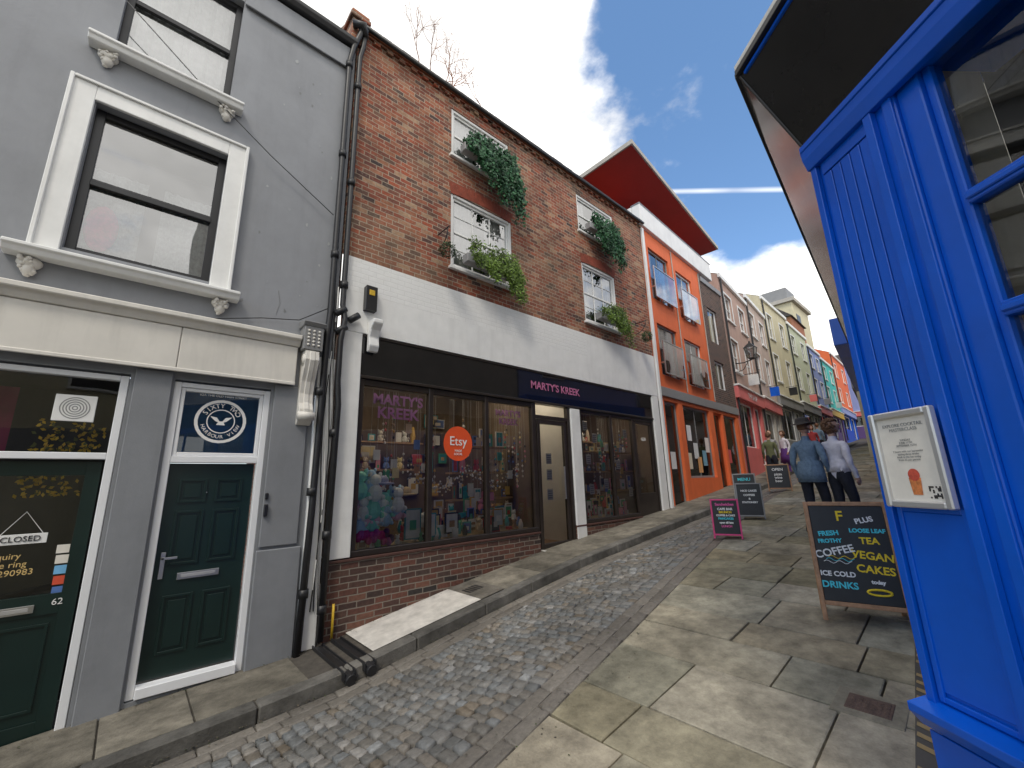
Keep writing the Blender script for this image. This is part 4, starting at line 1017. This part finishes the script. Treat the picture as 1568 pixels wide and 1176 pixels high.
aboard("black_a_board_sign",13.1,3.85,197,.55,.72,wood,[("OPEN",.5,.8,.1,wht,0),("pizza\nwine\nbeer",.5,.5,.09,wht,0)],.03,.06)
aboard("black_a_board_sign",11.2,4.05,200,.5,.72,gfas,[("MENU",.5,.8,.1,cya,0),("today",.5,.55,.1,wht,0)],.03,.06)
# ------------------------------------------------------------ PEOPLE
def person(name,x,y,az,H,J,mats,head,skirt=None):
    z=G(x,y)+.008;s=H/1.75
    e=empty(name,(x,y,z));M=Matrix.Translation((x,y,z))@Matrix.Rotation(rad(az-90),4,'Z')@Matrix.Scale(s,4)
    P_={'pel':((0,0,.96),.125),'wai':((0,.0,1.10),.115),'che':((0,-.005,1.27),.135),'nb':((0,-.01,1.43),.07),'nk':((0,.01,1.50),.052),'hb':((0,.02,1.57),.05)}
    for sd,k in ((1,'R'),(-1,'L')):
        P_.update({'sh'+k:((.165*sd,-.01,1.385),.066),'el'+k:((.215*sd,-.04,1.12),.047),'wr'+k:((.215*sd,.06,.89),.030),'ha'+k:((.21*sd,.09,.82),.030),
          'hi'+k:((.085*sd,0,.88),.098),'kn'+k:((.095*sd,.03,.49),.066),'an'+k:((.095*sd,-.02,.10),.048),'he'+k:((.095*sd,-.03,.05),.040),'to'+k:((.11*sd,.14,.035),.034)})
    for k,v in J.items(): P_[k]=(v,P_[k][1])
    E=[('pel','wai'),('wai','che'),('che','nb'),('nb','nk'),('nk','hb')]
    for k in 'RL': E+=[('che','sh'+k),('sh'+k,'el'+k),('el'+k,'wr'+k),('wr'+k,'ha'+k),('pel','hi'+k),('hi'+k,'kn'+k),('kn'+k,'an'+k),('an'+k,'he'+k),('he'+k,'to'+k)]
    keys=list(P_);idx={k:i for i,k in enumerate(keys)}
    me=bpy.data.meshes.new("b");me.from_pydata([P_[k][0] for k in keys],[(idx[a],idx[b]) for a,b in E],[])
    o=bpy.data.objects.new("b",me);COL.objects.link(o)
    md=o.modifiers.new("s",'SKIN');me2=o.data
    for i,k in enumerate(keys):
        r=P_[k][1];me2.skin_vertices[0].data[i].radius=(r,r)
    me2.skin_vertices[0].data[idx['pel']].use_root=True
    ss=o.modifiers.new("ss",'SUBSURF');ss.levels=2;ss.render_levels=2
    dg=bpy.context.evaluated_depsgraph_get();dg.update()
    nm=bpy.data.meshes.new_from_object(o.evaluated_get(dg));bpy.data.objects.remove(o)
    nm.name="body";nm.materials.clear()
    top,bot,sk,sh=mats
    for m in (top,bot,sk,sh): nm.materials.append(m)
    lab={}
    for a,b in E:
        l=0
        if b[:2] in('kn','an') or b[:2]=='hi': l=1
        if b[:2] in('he','to'): l=3
        if b[:2]=='ha' or b in('nk','hb'): l=2
        lab[(a,b)]=l
    sg=[(Vector(P_[a][0]),Vector(P_[b][0]),lab[(a,b)],(P_[a][1]+P_[b][1])/2) for a,b in E]
    for p in nm.polygons:
        c=p.center;best=9;bl=0
        for a,b,l,r in sg:
            ab=b-a;t=max(0,min(1,(c-a).dot(ab)/ab.length_squared));d_=(c-(a+ab*t)).length-r*.8
            if d_<best: best=d_;bl=l
        if bl==1 and c.z>.97: bl=0
        if bl==0 and c.z<.90 and abs(c.x)<.15: bl=1
        p.material_index=bl;p.use_smooth=True
    for v in nm.vertices:
        n_=mnoise.noise(Vector((v.co.x*14,v.co.y*14,v.co.z*9)))*.012
        v.co+=v.normal*n_
    nm.transform(M)
    bo=bpy.data.objects.new("body",nm);link(bo,e)
    h=MB("hands",e,smooth=True)
    for sd,k in ((1,'R'),(-1,'L')):
        w0=Vector(P_['ha'+k][0]);d_=(w0-Vector(P_['wr'+k][0])).normalized();side=d_.cross(Vector((1,0,0))).normalized()
        for f_,ln in zip((-1.5,-.5,.5,1.5),(.062,.075,.07,.055)):
            a=w0+side*f_*.016;inw=Vector((-sd,0,0))
            h.tube([M@(a-d_*.01),M@(a+d_*ln*.5+inw*.004),M@(a+d_*ln*.85+inw*.022)],[.010*s,.009*s,.007*s],skin,6)
        a=w0-d_*.03+side*.025;h.tube([M@a,M@(a+side*.02+d_*.03),M@(a+side*.02+d_*.055)],[.012*s,.010*s,.008*s],skin,6)
    h.build()
    hp=Vector(P_['hb'][0])+Vector((0,.012,.085));HM=M@Matrix.Translation(hp)@Matrix.Rotation(rad(head.get('yaw',0)),4,'Z')@Matrix.Rotation(rad(head.get('pitch',0)),4,'X')
    hd_=MB("head",e,smooth=True)
    def ell(mb,c,r,m,u=16,v=12,cut=None):
        vs=[];fs=[]
        for j in range(v+1):
            t=math.pi*j/v
            for i in range(u):
                p=2*math.pi*i/u;q_=Vector((r[0]*math.sin(t)*math.cos(p),r[1]*math.sin(t)*math.sin(p),r[2]*math.cos(t)))
                if m is skin and q_.z<0: q_.x*=1+q_.z*2.2;q_.y*=1+q_.z*.8
                if cut: q_=cut(q_)
                vs.append(HM@(Vector(c)+q_))
        for j in range(v):
            for i in range(u): fs.append((j*u+i,j*u+(i+1)%u,(j+1)*u+(i+1)%u,(j+1)*u+i))
        mb.faces(vs,fs,m)
    ell(hd_,(0,0,0),(.074,.094,.115),skin)
    ell(hd_,(0,.094,-.012),(.012,.018,.022),skin,8,6)
    for sx in (-1,1):
        ell(hd_,(.028*sx,.084,.012),(.012,.010,.008),white,8,6);ell(hd_,(.028*sx,.091,.012),(.006,.006,.006),shoe,6,5)
        ell(hd_,(.075*sx,-.005,-.005),(.010,.02,.03),skin,8,6)
    ell(hd_,(0,.084,-.052),(.024,.010,.007),salm,8,6)
    hd_.build()
    hr=MB("hair",e,smooth=True,fixn=True)
    if head['hair']=='curly':
        for i in range(260):
            d_=Vector((random.gauss(0,1),random.gauss(-.35,1),random.gauss(.25,1))).normalized()
            if d_.y>.35 and d_.z<.55: continue
            if d_.z<-.75: continue
            c=Vector((d_.x*.09,d_.y*.105-.010,d_.z*.122+.008));r_=random.uniform(.014,.026);ell(hr,c,(r_,r_,r_),hairb,6,5)
    else:
        ell(hr,(0,-.012,.012),(.082,.096,.118),hairb,cut=lambda q_:Vector((q_.x,min(q_.y,.055 if q_.z<.06 else q_.y),max(q_.z,-.06))))
    hr.build()
    if head.get('hat'):
        ht=MB("hat",e,smooth=True);u=20
        prof=[(.165,.040),(.16,.050),(.098,.060),(.094,.10),(.088,.135),(.05,.152),(.0,.147)]
        vs=[HM@Vector((r*math.cos(2*math.pi*i/u),r*1.08*math.sin(2*math.pi*i/u)-.008,z_+(.012*math.cos(2*2*math.pi*i/u) if r>.14 else 0))) for r,z_ in prof for i in range(u)]
        fs=[(j*u+i,j*u+(i+1)%u,(j+1)*u+(i+1)%u,(j+1)*u+i) for j in range(len(prof)-1) for i in range(u)]
        ht.faces(vs,fs,hatm);ht.build()
    if skirt:
        m_,zt,zb,r0,r1=skirt;sk_=MB("jacket_hem",e,smooth=True);u=24;rows=[(zt,r0),(zt-.05,r0*1.1),((zt+zb)/2,(r0+r1)/2*1.06),(zb,r1),(zb+.004,r1*.93),(zt-.1,r0*.8)]
        vs=[M@Vector(((r_+.006*math.sin(i*3.1+zz*9))*1.18*math.cos(2*math.pi*i/u),(r_+.006*math.sin(i*2.3))*.86*math.sin(2*math.pi*i/u),zz)) for zz,r_ in rows for i in range(u)]
        fs=[(j*u+i,j*u+(i+1)%u,(j+1)*u+(i+1)%u,(j+1)*u+i) for j in range(len(rows)-1) for i in range(u)]
        sk_.faces(vs,fs,m_);sk_.build()
    return e
person("man_in_denim_jacket",7.90,1.86,-8,1.76,{'knR':(.10,.12,.50),'anR':(.10,.10,.10),'heR':(.10,.09,.05),'toR':(.11,.26,.035),'anL':(-.095,-.16,.13),'heL':(-.095,-.19,.09),'toL':(-.10,-.04,.035),'elR':(.24,-.08,1.13),'wrR':(.22,.08,.93),'haR':(.20,.13,.88)},
  (denim,navy,skin,shoe),dict(hair='short',hat=True,yaw=-15,pitch=2),(denim,1.12,.80,.13,.165))
person("woman_in_white_shirt",7.95,1.52,-28,1.72,{'knR':(.09,.10,.50),'anR':(.09,.06,.10),'heR':(.09,.05,.05),'toR':(.10,.22,.035),'anL':(-.09,-.14,.12),'heL':(-.09,-.17,.08),'toL':(-.10,-.02,.035),'elL':(-.23,-.08,1.14),'wrL':(-.15,.10,1.02),'haL':(-.09,.15,1.04)},
  (shirt,navy,skin,shoe),dict(hair='curly',yaw=-45,pitch=22),(shirt,1.14,.96,.12,.140))
olive=mk("olive_cloth",(.12,.13,.06),.9,.2,9,0);redc=mk("red_cloth",(.35,.04,.04),.9,.2,9,0)
person("woman_in_purple_skirt",18.8,5.15,150,1.62,{},(shirt,purp,skin,shoe),dict(hair='curly'),(purp,1.05,.45,.13,.22))
person("man_in_grey_coat",16.9,5.05,200,1.70,{},(gfas,navy,skin,shoe),dict(hair='short'),(gfas,1.12,.7,.13,.18))
wk={'knR':(.10,.12,.50),'anR':(.10,.12,.09),'heR':(.10,.11,.05),'toR':(.11,.28,.04),'anL':(-.095,-.18,.13),'heL':(-.095,-.21,.09),'toL':(-.10,-.06,.035)}
person("pedestrian_in_olive_top",15.6,4.7,10,1.65,wk,(olive,navy,skin,shoe),dict(hair='short'))
person("pedestrian_in_red_top",22.5,5.0,190,1.68,wk,(redc,navy,skin,shoe),dict(hair='curly'))
person("pedestrian_in_blue_top",24.5,5.2,5,1.76,wk,(denim,navy,skin,shoe),dict(hair='short'))
person("pedestrian_in_white_top",28.0,5.3,185,1.70,wk,(shirt,navy,skin,shoe),dict(hair='short'))
# ------------------------------------------------------------ WORLD
wd=bpy.data.worlds.new("World");sc.world=wd;wd.use_nodes=True;nt=wd.node_tree;nt.nodes.clear()
out_=nt.nodes.new("ShaderNodeOutputWorld");bgn=nt.nodes.new("ShaderNodeBackground");bgn.inputs[1].default_value=.15
sky=nt.nodes.new("ShaderNodeTexSky");sky.sky_type='NISHITA';sky.sun_disc=False;sky.sun_elevation=rad(52);sky.sun_rotation=rad(90-215);sky.air_density=1.0;sky.dust_density=1.2;sky.ozone_density=1.5
tc=nt.nodes.new("ShaderNodeTexCoord");GEN=tc.outputs["Generated"]
def dirv(az,el): return (math.cos(rad(el))*math.cos(rad(az)),math.cos(rad(el))*math.sin(rad(az)),math.sin(rad(el)))
def lobe(az,el,r_out,r_in):
    d_=nt.nodes.new("ShaderNodeVectorMath");d_.operation='DOT_PRODUCT';d_.inputs[1].default_value=dirv(az,el);L(nt,GEN,d_.inputs[0])
    r_=nt.nodes.new("ShaderNodeMapRange");r_.interpolation_type='SMOOTHSTEP';r_.inputs[1].default_value=math.cos(rad(r_out));r_.inputs[2].default_value=math.cos(rad(r_in));L(nt,d_.outputs["Value"],r_.inputs[0]);return r_.outputs[0]
def mth(op,a,b,cl=False):
    m_=nt.nodes.new("ShaderNodeMath");m_.operation=op;m_.use_clamp=cl
    for i,v in enumerate((a,b)):
        if isinstance(v,(int,float)): m_.inputs[i].default_value=v
        else: L(nt,v,m_.inputs[i])
    return m_.outputs[0]
mp=nt.nodes.new("ShaderNodeMapping");mp.inputs["Scale"].default_value=(1,1,1.7);L(nt,GEN,mp.inputs[0])
n1=noise(nt,mp.outputs[0],3.2,7,.58)
hole=lobe(9,43,24,11);c1=lobe(58,52,50,28);c2=lobe(9,20,10,4);c3=lobe(-95,32,60,30)
cov=mth('ADD',n1.outputs["Fac"],mth('MULTIPLY',c1,.42));cov=mth('ADD',cov,mth('MULTIPLY',c2,.22));cov=mth('ADD',cov,mth('MULTIPLY',c3,.16));cov=mth('SUBTRACT',cov,mth('MULTIPLY',hole,.60))
mk_=nt.nodes.new("ShaderNodeMapRange");mk_.interpolation_type='SMOOTHSTEP';mk_.inputs[1].default_value=.40;mk_.inputs[2].default_value=.60;L(nt,cov,mk_.inputs[0])
n2=noise(nt,mp.outputs[0],4,3)
shd=mr(nt,n2.outputs["Fac"],.3,.7,7.8,13)
cc=nt.nodes.new("ShaderNodeVectorMath");cc.operation='SCALE';cc.inputs[0].default_value=(1.0,.985,.955);L(nt,shd,cc.inputs["Scale"])
a_=Vector((.923,.384,.690)).normalized();b_=Vector((.981,.196,.611)).normalized();nn=a_.cross(b_).normalized()
dn=nt.nodes.new("ShaderNodeVectorMath");dn.operation='DOT_PRODUCT';dn.inputs[1].default_value=nn;L(nt,GEN,dn.inputs[0])
ab=mth('ABSOLUTE',dn.outputs["Value"],0)
tr=mth('MULTIPLY',mth('MULTIPLY',mr(nt,ab,.006,.001,0,1),lobe(17,33,11,6)),mr(nt,n2.outputs["Fac"],.35,.65,.2,.6))
msk=mth('MAXIMUM',mk_.outputs[0],tr,True)
sv=nt.nodes.new("ShaderNodeVectorMath");sv.operation='MULTIPLY_ADD';L(nt,sky.outputs[0],sv.inputs[0]);sv.inputs[1].default_value=(1.15,1.3,1.45);sv.inputs[2].default_value=(.10,.35,.60)
mx=nt.nodes.new("ShaderNodeMix");mx.data_type='RGBA';L(nt,msk,mx.inputs[0]);L(nt,sv.outputs[0],mx.inputs[6]);L(nt,cc.outputs[0],mx.inputs[7])
L(nt,mx.outputs[2],bgn.inputs[0]);L(nt,bgn.outputs[0],out_.inputs[0])
sn=bpy.data.lights.new("sun",'SUN');sn.energy=1.5;sn.angle=rad(12);sn.color=(1,.92,.80);so=bpy.data.objects.new("sun",sn);COL.objects.link(so)
so.rotation_euler=(-Vector(dirv(215,52))).to_track_quat('-Z','Y').to_euler()
# ------------------------------------------------------------ CAMERA
f_=638.9;t_,y_,r_=rad(13.13),rad(47.95),rad(-1.60)
hd=Vector((math.cos(y_),math.sin(y_),0));rt=Vector((math.sin(y_),-math.cos(y_),0));up=Vector((0,0,1))
Fv=hd*math.cos(t_)+up*math.sin(t_);U=up*math.cos(t_)-hd*math.sin(t_);R=rt*math.cos(r_)+U*math.sin(r_);U2=U*math.cos(r_)-rt*math.sin(r_)
M=Matrix.Identity(4)
for i,v in enumerate((R,U2,-Fv)):
    for j in range(3): M[j][i]=v[j]
ca=bpy.data.cameras.new("camera");ca.sensor_width=36;ca.lens=36*f_/1568;ca.clip_start=.05;ca.clip_end=1000
co=bpy.data.objects.new("camera",ca);COL.objects.link(co);co.matrix_world=M;sc.camera=co
sc.view_settings.view_transform='Standard';sc.view_settings.look='None';sc.view_settings.exposure=0
